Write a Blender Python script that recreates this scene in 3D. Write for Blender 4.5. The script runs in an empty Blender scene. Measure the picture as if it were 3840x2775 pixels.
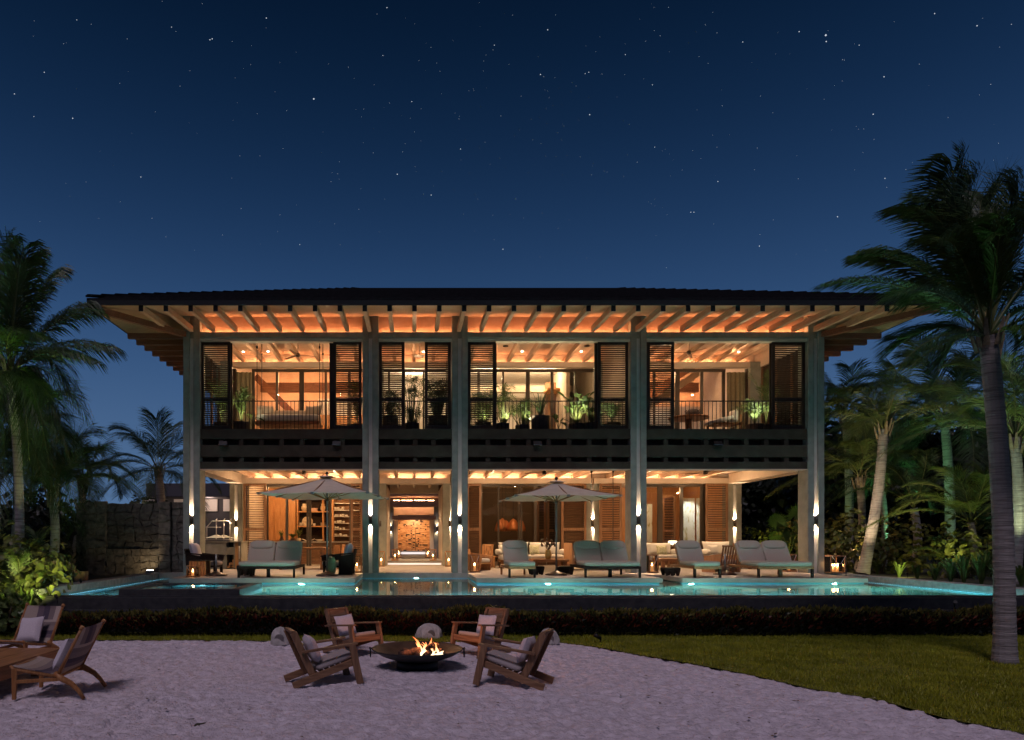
import bpy, math, random
import numpy as np
from mathutils import Vector, Matrix
random.seed(7)
rng = np.random.default_rng(7)
S = bpy.context.scene
COL = S.collection
PI = math.pi

# ------------------------------------------------------------------ camera
CZ, HY, VX, F = 2.16, 2018.0, 1545.0, 2560.0
cam_d = bpy.data.cameras.new('camera')
cam = bpy.data.objects.new('camera', cam_d); COL.objects.link(cam)
cam.location = (0, 0, CZ); cam.rotation_euler = (PI/2, 0, 0)
cam_d.sensor_width = 36; cam_d.lens = 24
cam_d.shift_x = (1920-VX)/3840; cam_d.shift_y = (HY-1387.5)/3840
cam_d.clip_start = 0.1; cam_d.clip_end = 5000
S.camera = cam

# ------------------------------------------------------------------ render
S.render.engine = 'CYCLES'
S.view_settings.view_transform = 'Standard'; S.view_settings.look = 'None'
S.view_settings.exposure = 0; S.view_settings.gamma = 1
S.view_settings.use_curve_mapping = False
cy = S.cycles
cy.use_denoising = True; cy.max_bounces = 8; cy.diffuse_bounces = 4; cy.glossy_bounces = 4
cy.transmission_bounces = 6; cy.transparent_max_bounces = 16
cy.sample_clamp_indirect = 4;  cy.use_light_tree = True

# ------------------------------------------------------------------ night sky
W = bpy.data.worlds.new('World'); S.world = W; W.use_nodes = True
nt = W.node_tree; nt.nodes.clear()
N = nt.nodes.new; L = nt.links.new
wo = N('ShaderNodeOutputWorld'); bg = N('ShaderNodeBackground')
tc = N('ShaderNodeTexCoord'); sp = N('ShaderNodeSeparateXYZ'); rp = N('ShaderNodeValToRGB')
L(tc.outputs['Generated'], sp.inputs[0])
sep = N('ShaderNodeMath'); sep.operation = 'ARCSINE'; L(sp.outputs['Z'], sep.inputs[0])
nrm = N('ShaderNodeMath'); nrm.operation = 'DIVIDE'; nrm.inputs[1].default_value = PI/2
L(sep.outputs[0], nrm.inputs[0]); L(nrm.outputs[0], rp.inputs[0])
def elev(y): return math.atan((HY-y)/F)/(PI/2)
cr = rp.color_ramp; cr.interpolation = 'B_SPLINE'
stops = [(0.0, (.10, .19, .35)), (elev(1750), (.085, .165, .32)), (elev(1400), (.042, .105, .245)),
         (elev(1000), (.016, .050, .135)), (elev(560), (.0058, .0235, .070)), (elev(0), (.0018, .0095, .030)), (1.0, (.001, .005, .018))]
cr.elements[0].position = 0; cr.elements[0].color = (*stops[0][1], 1)
cr.elements[1].position = 1; cr.elements[1].color = (*stops[-1][1], 1)
for p, c in stops[1:-1]:
    e = cr.elements.new(p); e.color = (*c, 1)
L(rp.outputs[0], bg.inputs['Color']); bg.inputs['Strength'].default_value = 0.86
L(bg.outputs[0], wo.inputs['Surface'])

# last afterglow of dusk: one very soft, weak, rosy sun
sun_d = bpy.data.lights.new('dusk_glow', 'SUN'); sun = bpy.data.objects.new('dusk_glow', sun_d); COL.objects.link(sun)
sun_d.energy = 0.90; sun_d.color = (.97, .81, 1.0); sun_d.angle = math.radians(16)
sun.rotation_euler = (math.radians(34), math.radians(-12), 0)

# ------------------------------------------------------------------ helpers
def px(p, Y): return (p-VX)*Y/F
def pz(p, Y): return CZ+(HY-p)*Y/F
def P(a, b, Y): return (px(a, Y), Y, pz(b, Y))
def gy(y, z=0.0): return (CZ-z)*F/(y-HY)          # distance of a point at height z that shows at row y

class MB:
    def __init__(s): s.v = []; s.f = []; s.m = []; s.sm = []
    def _q(s, n, faces, mi=0, smooth=False):
        for f in faces: s.f.append([i+n for i in f]); s.m.append(mi); s.sm.append(smooth)
    def box(s, x0, y0, z0, x1, y1, z1, mi=0):
        n = len(s.v)
        s.v += [(x0,y0,z0),(x1,y0,z0),(x1,y1,z0),(x0,y1,z0),(x0,y0,z1),(x1,y0,z1),(x1,y1,z1),(x0,y1,z1)]
        s._q(n, [(0,3,2,1),(4,5,6,7),(0,1,5,4),(1,2,6,5),(2,3,7,6),(3,0,4,7)], mi); return s
    def cbox(s, c, d, mi=0): return s.box(c[0]-d[0]/2, c[1]-d[1]/2, c[2]-d[2]/2, c[0]+d[0]/2, c[1]+d[1]/2, c[2]+d[2]/2, mi)
    def beam(s, p, q, w, h, up=(0,0,1), mi=0, w2=None, h2=None):
        p = Vector(p); q = Vector(q); t = (q-p).normalized(); u = Vector(up)
        a = t.cross(u)
        if a.length < 1e-4: a = t.cross(Vector((1,0,0)))
        a.normalize(); b = a.cross(t); n = len(s.v)
        for c, ww, hh in ((p, w, h), (q, w2 or w, h2 or h)):
            for i, j in ((-1,-1),(1,-1),(1,1),(-1,1)): s.v.append(tuple(c+a*i*ww/2+b*j*hh/2))
        s._q(n, [(0,1,2,3),(7,6,5,4),(0,4,5,1),(1,5,6,2),(2,6,7,3),(3,7,4,0)], mi); return s
    def tube(s, pts, rs, n=8, cap=True, mi=0, smooth=True):
        pts = [Vector(p) for p in pts]
        if not hasattr(rs, '__len__'): rs = [rs]*len(pts)
        base = len(s.v); ref = Vector((0,0,1))
        for i, p in enumerate(pts):
            t = (pts[min(i+1, len(pts)-1)]-pts[max(i-1, 0)]).normalized()
            r = ref if abs(t.dot(ref)) < .95 else Vector((0,1,0))
            a = t.cross(r).normalized(); b = a.cross(t)
            for k in range(n):
                an = 2*PI*k/n; s.v.append(tuple(p+(a*math.cos(an)+b*math.sin(an))*rs[i]))
        for i in range(len(pts)-1):
            for k in range(n):
                k2 = (k+1) % n
                s._q(base, [(i*n+k, i*n+k2, (i+1)*n+k2, (i+1)*n+k)], mi, smooth)
        if cap:
            s._q(base, [tuple(range(n-1, -1, -1)), tuple((len(pts)-1)*n+k for k in range(n))], mi)
        return s
    def lathe(s, prof, c=(0,0,0), n=24, mi=0, smooth=True):
        base = len(s.v)
        for r, z in prof:
            for k in range(n):
                an = 2*PI*k/n; s.v.append((c[0]+r*math.cos(an), c[1]+r*math.sin(an), c[2]+z))
        for i in range(len(prof)-1):
            for k in range(n):
                k2 = (k+1) % n; s._q(base, [(i*n+k, i*n+k2, (i+1)*n+k2, (i+1)*n+k)], mi, smooth)
        if prof[0][0] > 0: s._q(base, [tuple(range(n-1, -1, -1))], mi)
        if prof[-1][0] > 0: s._q(base, [tuple((len(prof)-1)*n+k for k in range(n))], mi)
        return s
    def poly(s, pts, mi=0):
        n = len(s.v); s.v += [tuple(p) for p in pts]; s._q(n, [tuple(range(len(pts)))], mi); return s
    def prism(s, pts, ext, mi=0):
        """closed outline extruded along the vector ext"""
        n = len(s.v); k = len(pts); e = Vector(ext)
        s.v += [tuple(p) for p in pts] + [tuple(Vector(p)+e) for p in pts]
        s._q(n, [tuple(range(k-1, -1, -1)), tuple(range(k, 2*k))]+[(i, (i+1) % k, k+(i+1) % k, k+i) for i in range(k)], mi); return s
    def pillow(s, M, w, h, t, n=8, mi=0):
        """a soft cushion, centred, in the local x/z plane of matrix M"""
        base = len(s.v)
        for sg in (1, -1):
            for i in range(n+1):
                for j in range(n+1):
                    u = -1+2*i/n; v = -1+2*j/n
                    th = t/2*max(0, (1-u**4)*(1-v**4))**.45
                    x = w/2*u*(1-.07*(1-v*v)); z = h/2*v*(1-.07*(1-u*u))
                    s.v.append(tuple(M @ Vector((x, sg*th, z))))
        o = (n+1)*(n+1)
        for i in range(n):
            for j in range(n):
                a = i*(n+1)+j; b = a+1; c = a+n+2; d = a+n+1
                s._q(base, [(a, d, c, b)][::1], mi, True); s._q(base+o, [(a, b, c, d)], mi, True)
        return s
    def blob(s, M, w, d, h, e=.35, nu=16, nv=10, mi=0):
        """rounded-box cushion (superellipsoid), centred"""
        base = len(s.v)
        sg = lambda v, k: math.copysign(abs(v)**k, v)
        for i in range(nv+1):
            ph = -PI/2+PI*i/nv
            for j in range(nu):
                th = 2*PI*(j+.5)/nu
                s.v.append(tuple(M @ Vector((w/2*sg(math.cos(ph), e)*sg(math.cos(th), e), d/2*sg(math.cos(ph), e)*sg(math.sin(th), e), h/2*sg(math.sin(ph), e*1.3)))))
        for i in range(nv):
            for j in range(nu):
                j2 = (j+1) % nu; s._q(base, [(i*nu+j, i*nu+j2, (i+1)*nu+j2, (i+1)*nu+j)], mi, True)
        return s
    def mesh(s, name, mats):
        me = bpy.data.meshes.new(name); me.from_pydata(s.v, [], s.f)
        for m in (mats if isinstance(mats, (list, tuple)) else [mats]): me.materials.append(m)
        me.polygons.foreach_set('material_index', s.m); me.polygons.foreach_set('use_smooth', s.sm)
        me.update(); return me
    def build(s, name, mats, parent=None, world=False, bev=0, seg=2, kind=None):
        """one mesh object; world=True: the vertices are world coordinates and the parent is an unrotated thing"""
        if world and parent is not None:
            r = parent
            while r.parent: r = r.parent
            o = r.location; s.v = [(a-o[0], b-o[1], c-o[2]) for a, b, c in s.v]
        ob = bpy.data.objects.new(name, s.mesh(name, mats)); COL.objects.link(ob)
        if parent is not None: ob.parent = parent
        if bev:
            m = ob.modifiers.new('bevel', 'BEVEL'); m.width = bev; m.segments = seg; m.limit_method = 'ANGLE'
        if kind: ob['kind'] = kind
        return ob

def npmesh(name, V, Fc, m, parent=None, kind=None, smooth=False):
    me = bpy.data.meshes.new(name); V = np.asarray(V, float); Fc = np.asarray(Fc, int)
    k = Fc.shape[1]
    me.vertices.add(len(V)); me.vertices.foreach_set('co', V.ravel())
    me.loops.add(Fc.size); me.loops.foreach_set('vertex_index', Fc.ravel())
    me.polygons.add(len(Fc)); me.polygons.foreach_set('loop_start', np.arange(len(Fc))*k)
    me.polygons.foreach_set('use_smooth', np.full(len(Fc), smooth))
    me.update(calc_edges=True); me.validate()
    me.materials.append(m)
    o = bpy.data.objects.new(name, me); COL.objects.link(o)
    if parent is not None: o.parent = parent
    if kind: o['kind'] = kind
    return o

def thing(name, label, cat, loc=(0,0,0), rz=0, group=None):
    o = bpy.data.objects.new(name, None); COL.objects.link(o); o.empty_display_size = .1
    o.location = loc; o.rotation_euler = (0, 0, rz); o['label'] = label; o['category'] = cat
    if group: o['group'] = group
    return o
def tag(o, label, cat, group=None):
    o['label'] = label; o['category'] = cat
    if group: o['group'] = group
    return o
def struct(o): o['kind'] = 'structure'; return o
def dup(root, loc, rz=0, label=None, scale=None):
    r = root.copy(); COL.objects.link(r); r.location = loc; r.rotation_euler = (0, 0, rz)
    if label: r['label'] = label
    if scale: r.scale = scale
    for ch in list(root.children):
        c = ch.copy(); COL.objects.link(c); c.parent = r
        for g in list(ch.children):
            d = g.copy(); COL.objects.link(d); d.parent = c
    return r
def TR(x, y, z, rx=0, ry=0, rz=0):
    return Matrix.Translation((x, y, z)) @ Matrix.Rotation(rz, 4, 'Z') @ Matrix.Rotation(ry, 4, 'Y') @ Matrix.Rotation(rx, 4, 'X')

# ------------------------------------------------------------------ materials
def mat(name, c, rough=.6, metal=0, c2=None, ns=6.0, st=(1,1,1), bump=0, bs=40, spec=.4, det=4, pos=(.35,.65), bd=.01):
    m = bpy.data.materials.new(name); m.use_nodes = True; t = m.node_tree
    b = t.nodes['Principled BSDF']; b.inputs['Roughness'].default_value = rough; b.inputs['Metallic'].default_value = metal
    b.inputs['Specular IOR Level'].default_value = spec
    b.inputs['Base Color'].default_value = (*c, 1)
    co = t.nodes.new('ShaderNodeTexCoord'); mp = t.nodes.new('ShaderNodeMapping'); mp.inputs['Scale'].default_value = st
    t.links.new(co.outputs['Object'], mp.inputs[0])
    if c2:
        n = t.nodes.new('ShaderNodeTexNoise'); n.inputs['Scale'].default_value = ns; n.inputs['Detail'].default_value = det
        r = t.nodes.new('ShaderNodeValToRGB'); r.color_ramp.elements[0].color = (*c, 1); r.color_ramp.elements[1].color = (*c2, 1)
        r.color_ramp.elements[0].position = pos[0]; r.color_ramp.elements[1].position = pos[1]
        t.links.new(mp.outputs[0], n.inputs['Vector']); t.links.new(n.outputs['Fac'], r.inputs[0]); t.links.new(r.outputs[0], b.inputs['Base Color'])
    if bump:
        n2 = t.nodes.new('ShaderNodeTexNoise'); n2.inputs['Scale'].default_value = bs; n2.inputs['Detail'].default_value = 5
        bp = t.nodes.new('ShaderNodeBump'); bp.inputs['Strength'].default_value = bump; bp.inputs['Distance'].default_value = bd
        t.links.new(mp.outputs[0], n2.inputs['Vector']); t.links.new(n2.outputs['Fac'], bp.inputs['Height']); t.links.new(bp.outputs[0], b.inputs['Normal'])
    return m
def wood(name, c, c2, axis='x', rough=.5, spec=.25):
    st = {'x': (1.2, 14, 14), 'y': (14, 1.2, 14), 'z': (14, 14, 1.2)}[axis]
    return mat(name, c, rough, c2=c2, ns=2.2, st=st, bump=.25, bs=6, det=6, spec=spec)
def em(name, c, s, base=None):
    m = bpy.data.materials.new(name); m.use_nodes = True; b = m.node_tree.nodes['Principled BSDF']
    b.inputs['Base Color'].default_value = (*(base or c), 1); b.inputs['Emission Color'].default_value = (*c, 1)
    b.inputs['Emission Strength'].default_value = s; b.inputs['Roughness'].default_value = .6; return m
def leafmat(name, c, c2, ns=1.5, rough=.45, tr=.25):
    m = mat(name, c, rough, c2=c2, ns=ns, spec=.35, det=3)
    t = m.node_tree; b = t.nodes['Principled BSDF']; out = t.nodes['Material Output']
    tl = t.nodes.new('ShaderNodeBsdfTranslucent'); mx = t.nodes.new('ShaderNodeMixShader'); mx.inputs[0].default_value = tr
    src = b.inputs['Base Color'].links[0].from_socket
    t.links.new(src, tl.inputs['Color']); t.links.new(b.outputs[0], mx.inputs[1]); t.links.new(tl.outputs[0], mx.inputs[2])
    t.links.new(mx.outputs[0], out.inputs['Surface']); return m

M = {}
M['plaster'] = mat('plaster', (.19,.19,.155), .85, c2=(.25,.25,.205), ns=3, bump=.15, bs=60)
M['groove'] = mat('pale_plaster', (.40,.37,.33), .8, c2=(.46,.42,.38), ns=4, bump=.1, bs=60)
M['cream'] = mat('cream_plaster', (.55,.44,.33), .85, c2=(.62,.50,.38), ns=2.5, bump=.1, bs=50)
M['white'] = mat('white_plaster', (.72,.66,.58), .8, c2=(.78,.72,.64), ns=2)
M['fascia'] = mat('dark_concrete', (.032,.023,.014), .9, c2=(.048,.035,.022), ns=3, bump=.2, bs=40)
M['shadow'] = mat('recess_shade', (.02,.017,.014), .9)  # near-black colour stands for the shade inside gaps and the log bay
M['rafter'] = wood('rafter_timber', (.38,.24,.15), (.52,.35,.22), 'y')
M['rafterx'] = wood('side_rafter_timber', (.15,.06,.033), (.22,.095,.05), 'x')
M['soffit'] = mat('soffit_boards', (.34,.22,.13), .7, c2=(.42,.29,.17), ns=3, st=(1,8,1))
M['ceil'] = mat('ceiling_boards', (.50,.36,.24), .65, c2=(.60,.45,.31), ns=3, st=(1,10,1), bump=.2, bs=8)
M['tile'] = mat('roof_tile', (.007,.007,.008), .95, c2=(.014,.013,.014), ns=8, bump=.4, bs=30, spec=.1)
M['eave'] = mat('eave_board', (.008,.008,.009), .9)
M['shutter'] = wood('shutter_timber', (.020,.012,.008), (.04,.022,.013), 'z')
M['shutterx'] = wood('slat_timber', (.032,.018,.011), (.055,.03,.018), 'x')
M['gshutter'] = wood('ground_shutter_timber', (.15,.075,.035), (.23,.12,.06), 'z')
M['gslat'] = wood('ground_slat_timber', (.07,.035,.018), (.12,.06,.03), 'x')
M['clere'] = mat('led_tinted_plaster', (.40,.25,.17), .85, c2=(.47,.31,.22), ns=3)  # orange of the strip light is put into the plaster colour
M['bronze'] = mat('bronze_frame', (.06,.045,.03), .45, metal=.3)
M['iron'] = mat('black_iron', (.012,.012,.012), .5, metal=.4)
M['teak'] = wood('teak', (.20,.085,.03), (.36,.17,.07), 'y', .45)
M['teakx'] = wood('teak_cross', (.20,.085,.03), (.36,.17,.07), 'x', .45)
M['teakz'] = wood('teak_upright', (.20,.085,.03), (.36,.17,.07), 'z', .45)
M['gteak'] = wood('brown_teak', (.15,.075,.04), (.27,.15,.08), 'x', .55)
M['gteakz'] = wood('brown_teak_upright', (.15,.075,.04), (.27,.15,.08), 'z', .55)
M['orange'] = wood('orange_oak', (.42,.20,.08), (.55,.28,.12), 'z', .45)
M['orangex'] = wood('orange_oak_cross', (.42,.20,.08), (.55,.28,.12), 'x', .45)
M['dark'] = wood('dark_wood', (.018,.011,.008), (.035,.022,.016), 'x', .7, .06)
M['cushion'] = mat('grey_canvas', (.38,.31,.235), .95, c2=(.43,.355,.27), ns=80, bump=.3, bs=300, spec=.1)
M['cushion2'] = mat('cream_canvas', (.55,.50,.43), .95, c2=(.62,.57,.50), ns=80, bump=.3, bs=300, spec=.1)
M['pillow'] = mat('pale_pillow_cloth', (.52,.46,.50), .95, c2=(.60,.54,.56), ns=60, bump=.3, bs=300, spec=.1)
M['seat'] = mat('taupe_canvas', (.33,.28,.27), .95, c2=(.38,.33,.31), ns=80, bump=.3, bs=300, spec=.1)
M['pattern'] = mat('patterned_cloth', (.35,.34,.18), .95, c2=(.62,.58,.42), ns=45, spec=.1, pos=(.48,.52))
M['canvas'] = mat('umbrella_canvas', (.56,.49,.38), .9, c2=(.61,.54,.43), ns=5, bump=.15, bs=200, spec=.1)
M['pole'] = mat('grey_aluminium', (.22,.23,.23), .35, metal=.7)
M['terrace'] = mat('terrace_stone', (.30,.25,.20), .55, c2=(.38,.32,.26), ns=3, bump=.12, bs=60)
M['coping'] = mat('grey_coping_stone', (.22,.22,.21), .7, c2=(.32,.32,.30), ns=7, bump=.4, bs=30)
M['dstone'] = mat('dark_stone', (.016,.016,.018), .75, c2=(.035,.033,.033), ns=7, bump=.4, bs=30)
M['basin'] = mat('pool_basin', (.07,.47,.55), .6, c2=(.10,.55,.64), ns=3)
M['steel'] = mat('brushed_steel', (.7,.66,.6), .38, metal=.6)
M['concrete'] = mat('counter_concrete', (.20,.18,.13), .8, c2=(.26,.23,.18), ns=5)
M['copper'] = mat('copper', (.75,.28,.10), .35, metal=.35)
M['ceramic'] = mat('ceramic', (.42,.32,.2), .5, c2=(.6,.5,.35), ns=9)
M['whitec'] = mat('white_ceramic', (.7,.66,.6), .4)
M['led'] = em('warm_led_strip', (1, .40, .17), 90)
M['ledg'] = em('warm_led_strip_ground', (1, .50, .26), 90)
M['ledw'] = em('step_led', (1.0, .9, .82), .85)
M['bulb'] = em('downlight_glow', (1, .85, .65), 12)
M['candlewax'] = em('candle_wax', (1, .42, .12), .5, (.8,.6,.4))
M['flame'] = em('candle_flame', (1, .55, .2), 60)
M['pot'] = mat('dark_clay_pot', (.05,.035,.03), .7, c2=(.09,.06,.05), ns=6, bump=.3, bs=30)
def glass(name, tint=(1,1,1), refl=.10):
    m = bpy.data.materials.new(name); m.use_nodes = True; t = m.node_tree; t.nodes.clear()
    o = t.nodes.new('ShaderNodeOutputMaterial'); a = t.nodes.new('ShaderNodeBsdfTransparent'); a.inputs[0].default_value = (*tint, 1)
    g = t.nodes.new('ShaderNodeBsdfGlossy'); g.inputs['Roughness'].default_value = .02
    fr = t.nodes.new('ShaderNodeFresnel'); fr.inputs['IOR'].default_value = 1.5
    ad = t.nodes.new('ShaderNodeMath'); ad.operation = 'ADD'; ad.inputs[1].default_value = refl-.04
    mx = t.nodes.new('ShaderNodeMixShader')
    t.links.new(fr.outputs[0], ad.inputs[0]); t.links.new(ad.outputs[0], mx.inputs[0]); t.links.new(a.outputs[0], mx.inputs[1]); t.links.new(g.outputs[0], mx.inputs[2]); t.links.new(mx.outputs[0], o.inputs[0])
    return m
M['glass'] = glass('window_glass', (.93,.91,.87), .035)
M['lglass'] = glass('lantern_glass', (.95,.93,.9), .05)

def lamp(name, kind, loc, energy, color, parent=None, size=.05, spot=None, blend=.4, aim=None, spread=None):
    d = bpy.data.lights.new(name, kind); d.energy = energy; d.color = color
    if kind == 'AREA': d.shape = 'DISK'; d.size = size; d.spread = spread or PI
    else: d.shadow_soft_size = size
    if spot: d.spot_size = math.radians(spot); d.spot_blend = blend
    o = bpy.data.objects.new(name, d); COL.objects.link(o); o.location = loc
    if aim is not None: o.rotation_euler = (Vector(aim)-Vector(loc)).to_track_quat('-Z', 'Y').to_euler()
    if parent is not None:
        o.parent = parent; o.location = Vector(loc)-Vector(parent.location) if parent.rotation_euler.z == 0 else loc
    return o
WARM = (1, .68, .40); AMBER = (1, .5, .2)
# =================================================================== villa
TZ = .94; WZ = .78
villa = thing('villa', 'two storey beach villa with timber eaves and lit open verandas above the pool', 'villa', (3.2, 24.3, TZ))
def V(mb, name, m, parent=None, **k): return mb.build(name, m, parent or villa, world=True, **k)
COLX = [(-8.05,-7.46), (-1.746,-1.178), (1.406,1.965), (7.69,8.25), (13.93,14.50)]
RX = lambda k: -1.487+.783*k
# front columns: two piers and a sunken pale groove
for a, b in COLX:
    w = (b-a-.135)/2; m = MB()
    m.box(a, 24, TZ, a+w, 24.65, 10.03); m.box(b-w, 24, TZ, b, 24.65, 10.03)
    m.box(a+w, 24.09, 9.2, b-w, 24.64, 10.0)
    c = V(m, 'column', M['plaster'], bev=.012)
    V(MB().box(a+w+.001, 24.075, TZ, b-w-.001, 24.6, 9.2), 'groove_panel', M['groove'], c)
# back piers of the ground floor, each with a groove too
for a, b in [(-8.02,-7.45), (-1.95,-1.13), (1.36,2.10), (7.65,8.23), (13.88,14.49)]:
    w = (b-a-.135)/2; c = V(MB().box(a, 30, TZ, a+w, 30.55, 4.56).box(b-w, 30, TZ, b, 30.55, 4.56).box(a+w, 30.09, TZ, b-w, 30.54, 4.55), 'rear_pier', M['plaster'], bev=.01)
    V(MB().box(a+w+.001, 30.07, TZ, b-w-.001, 30.088, 4.5), 'groove_panel', M['groove'], c)
bays = [(COLX[i][1], COLX[i+1][0]) for i in range(4)]
for bi, (a, b) in enumerate(bays):
    # fascia boards with spacers between
    for z0, z1 in ((5.657, 6.01), (5.02, 5.441), (4.60, 4.85)):
        V(MB().box(a, 24.05, z0, b, 24.25, z1), 'fascia_beam', M['fascia'], bev=.01)
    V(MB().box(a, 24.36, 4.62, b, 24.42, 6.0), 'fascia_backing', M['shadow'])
    n = 8 if bi != 1 else 4
    for k in range(1, n):
        x = a+(b-a)*k/n
        for z0, z1 in ((5.441, 5.657), (4.85, 5.02)):
            V(MB().box(x-.08, 24.09, z0, x+.08, 24.36, z1), 'spacer_block', M['fascia'])
    V(MB().box(a, 24.04, 4.57, b, 24.42, 4.597), 'soffit_trim', M['cream'])
    # top beam, pelmet and glowing clerestory
    V(MB().box(a, 24.0, 9.20, b, 24.16, 9.41), 'top_beam', M['plaster'], bev=.008)
    V(MB().box(a, 24.06, 9.107, b, 24.34, 9.197), 'pelmet', M['cream'])
    V(MB().box(a, 24.30, 9.20, b, 24.38, 10.03), 'clerestory_panel', M['clere'])
    V(MB().box(a+.02, 24.20, 9.375, b-.02, 24.225, 9.392), 'light_strip', M['led'])
    # upper rear beam over the glass doors
    V(MB().box(a, 28.1, 9.20, b, 28.35, 9.42), 'rear_beam', M['cream'], bev=.008)
    V(MB().box(a+.02, 28.28, 9.421, b-.02, 28.30, 9.429), 'light_strip', M['led'])
    V(MB().box(a-.3, 28.42, 9.40, b+.3, 28.5, 9.82), 'rear_upstand', M['cream'])
    # ground rear beam with light strip
    V(MB().box(a-.25, 29.95, 4.56, b+.25, 30.2, 4.80), 'rear_beam', M['cream'], bev=.008)
    V(MB().box(a+(.3 if bi != 1 else .2), 30.10, 4.801, b-(.02 if bi != 3 else .9), 30.125, 4.812), 'light_strip', M['ledg'])
    V(MB().box(a-.3, 30.22, 4.80, b+.3, 30.3, 5.0), 'rear_upstand', M['cream'])
# cross walls behind upper columns
for a, b in COLX[1:4]: V(MB().box(a+.15, 24.66, 6.0, b-.15, 28.09, 9.8), 'cross_wall', M['cream'])
for a, b in COLX: V(MB().box(a, 28.1, 6.0, b, 28.6, 9.42), 'rear_post', M['plaster'])
# floors and ceilings
V(MB().box(-8.05, 24.43, 5.82, 14.5, 34.5, 6.0), 'upper_floor', M['terrace'])
V(MB().box(-7.46, 24.43, 5.0, 13.9, 30.3, 5.06), 'ground_ceiling', M['ceil'])
V(MB().box(-7.95, 24.39, 9.80, 14.4, 28.5, 9.86), 'upper_ceiling', M['ceil'])
# joists of the ground floor ceiling
xs = [-6.99+.782*k for k in range(7)] + [-.68, .10, .88] + [2.45+.782*k for k in range(7)] + [8.61+.782*k for k in range(6)]
for x in xs: V(MB().box(x-.06, 24.43, 4.803, x+.06, 30.2, 4.985), 'joist', M['rafter'], bev=.006)
for x0, x1 in ((-8.02,-7.46), (13.88,14.49)):
    V(MB().box(x0, 24.66, 4.56, x1, 29.94, 4.99), 'side_beam', M['cream'], bev=.01)
# rafters : outriggers under the eave that run on inside
for k in range(-9, 22):
    x = RX(k)
    rf = V(MB().beam((x, 21.5, 9.405), (x, 23.99, 9.505), .135, .19), 'rafter', M['rafter'], bev=.006); V(MB().box(x-.07, 21.485, 9.30, x+.07, 21.499, 9.505), 'end_cap', M['eave'], rf)
    if -8 < k < 20: V(MB().box(x-.065, 24.39, 9.43, x+.065, 28.41, 9.62), 'ceiling_rafter', M['rafter'], bev=.006)
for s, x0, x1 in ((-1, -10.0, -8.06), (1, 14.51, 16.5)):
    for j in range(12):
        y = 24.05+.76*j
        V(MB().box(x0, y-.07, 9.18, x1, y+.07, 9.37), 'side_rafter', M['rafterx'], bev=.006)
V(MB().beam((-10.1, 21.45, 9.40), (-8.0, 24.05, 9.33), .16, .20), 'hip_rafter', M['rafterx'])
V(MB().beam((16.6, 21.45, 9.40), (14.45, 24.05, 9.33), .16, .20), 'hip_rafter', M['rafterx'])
# roof
EX0, EX1, EY0, EY1 = -10.2, 16.7, 21.4, 37.2
RZ0, RZ1 = 9.69, 12.86; HR = (EY1-EY0)/2
m = MB(); nc = 26
for i in range(nc):
    t0 = i/nc; t1 = (i+1)/nc
    d0 = HR*t0; d1 = HR*t1; z0 = RZ0+(RZ1-RZ0)*t0+(.055 if i else 0); z1 = RZ0+(RZ1-RZ0)*t1-.01
    if i == nc-1: z1 += .05
    c = [[(EX0+d, EY0+d, z), (EX1-d, EY0+d, z), (EX1-d, EY1-d, z), (EX0+d, EY1-d, z)] for d, z in ((d0, z0), (d1, z1))]
    lo = [(p[0], p[1], p[2]-.07) for p in c[0]]
    for q in range(4):
        r = (q+1) % 4
        m.poly([c[0][q], c[0][r], c[1][r], c[1][q]]); m.poly([lo[q], lo[r], c[0][r], c[0][q]])
V(m, 'roof_tile', M['tile'], kind='stuff')
m = MB()      # hip and ridge caps
for (x0, y0, x1, y1) in ((EX0, EY0, EX0+HR, EY0+HR), (EX1, EY0, EX1-HR, EY0+HR)):
    for i in range(26):
        t0 = i/26; t1 = (i+1.12)/26
        p = (x0+(x1-x0)*t0, y0+(y1-y0)*t0, RZ0+(RZ1-RZ0)*t0+.075-.04*t0); q = (x0+(x1-x0)*t1, y0+(y1-y0)*t1, RZ0+(RZ1-RZ0)*t1+.035-.05*t0)
        m.beam(p, q, .2, .05)
V(m, 'hip_cap_tile', M['tile'], kind='stuff')
for (x0, y0, x1, y1) in ((EX0, EY0, EX1, EY0+.05), (EX0, EY0+.05, EX0+.05, EY1), (EX1-.05, EY0+.05, EX1, EY1)):
    V(MB().box(x0+.001, y0+.001, 9.47, x1-.001, y1, 9.63), 'eave_board', M['eave'])
so = MB(); zi, ze = 10.03, 9.475
so.poly([(EX0+.05,EY0+.05,ze),(EX1-.05,EY0+.05,ze),(14.5,24.3,zi),(-8.05,24.3,zi)])
V(so, 'soffit', M['soffit'])
V(MB().poly([(EX0+.05,EY0+.05,ze),(-8.05,24.3,zi),(-8.05,34,zi),(EX0+.05,EY1-3,ze)]), 'soffit', M['soffit'])
V(MB().poly([(EX1-.05,EY0+.05,ze),(EX1-.05,EY1-3,ze),(14.5,34,zi),(14.5,24.3,zi)]), 'soffit', M['soffit'])
V(MB().box(-8.0, 24.66, 9.38, -7.9, 34, 10.0), 'side_clerestory', M['cream'])
V(MB().box(14.35, 24.66, 9.38, 14.45, 34, 10.0), 'side_clerestory', M['cream'])
V(MB().box(-8.0, 24.66, 9.2, -7.88, 28.09, 9.37), 'side_top_beam', M['cream'])
V(MB().box(14.33, 24.66, 9.2, 14.45, 28.09, 9.37), 'side_top_beam', M['cream'])

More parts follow.
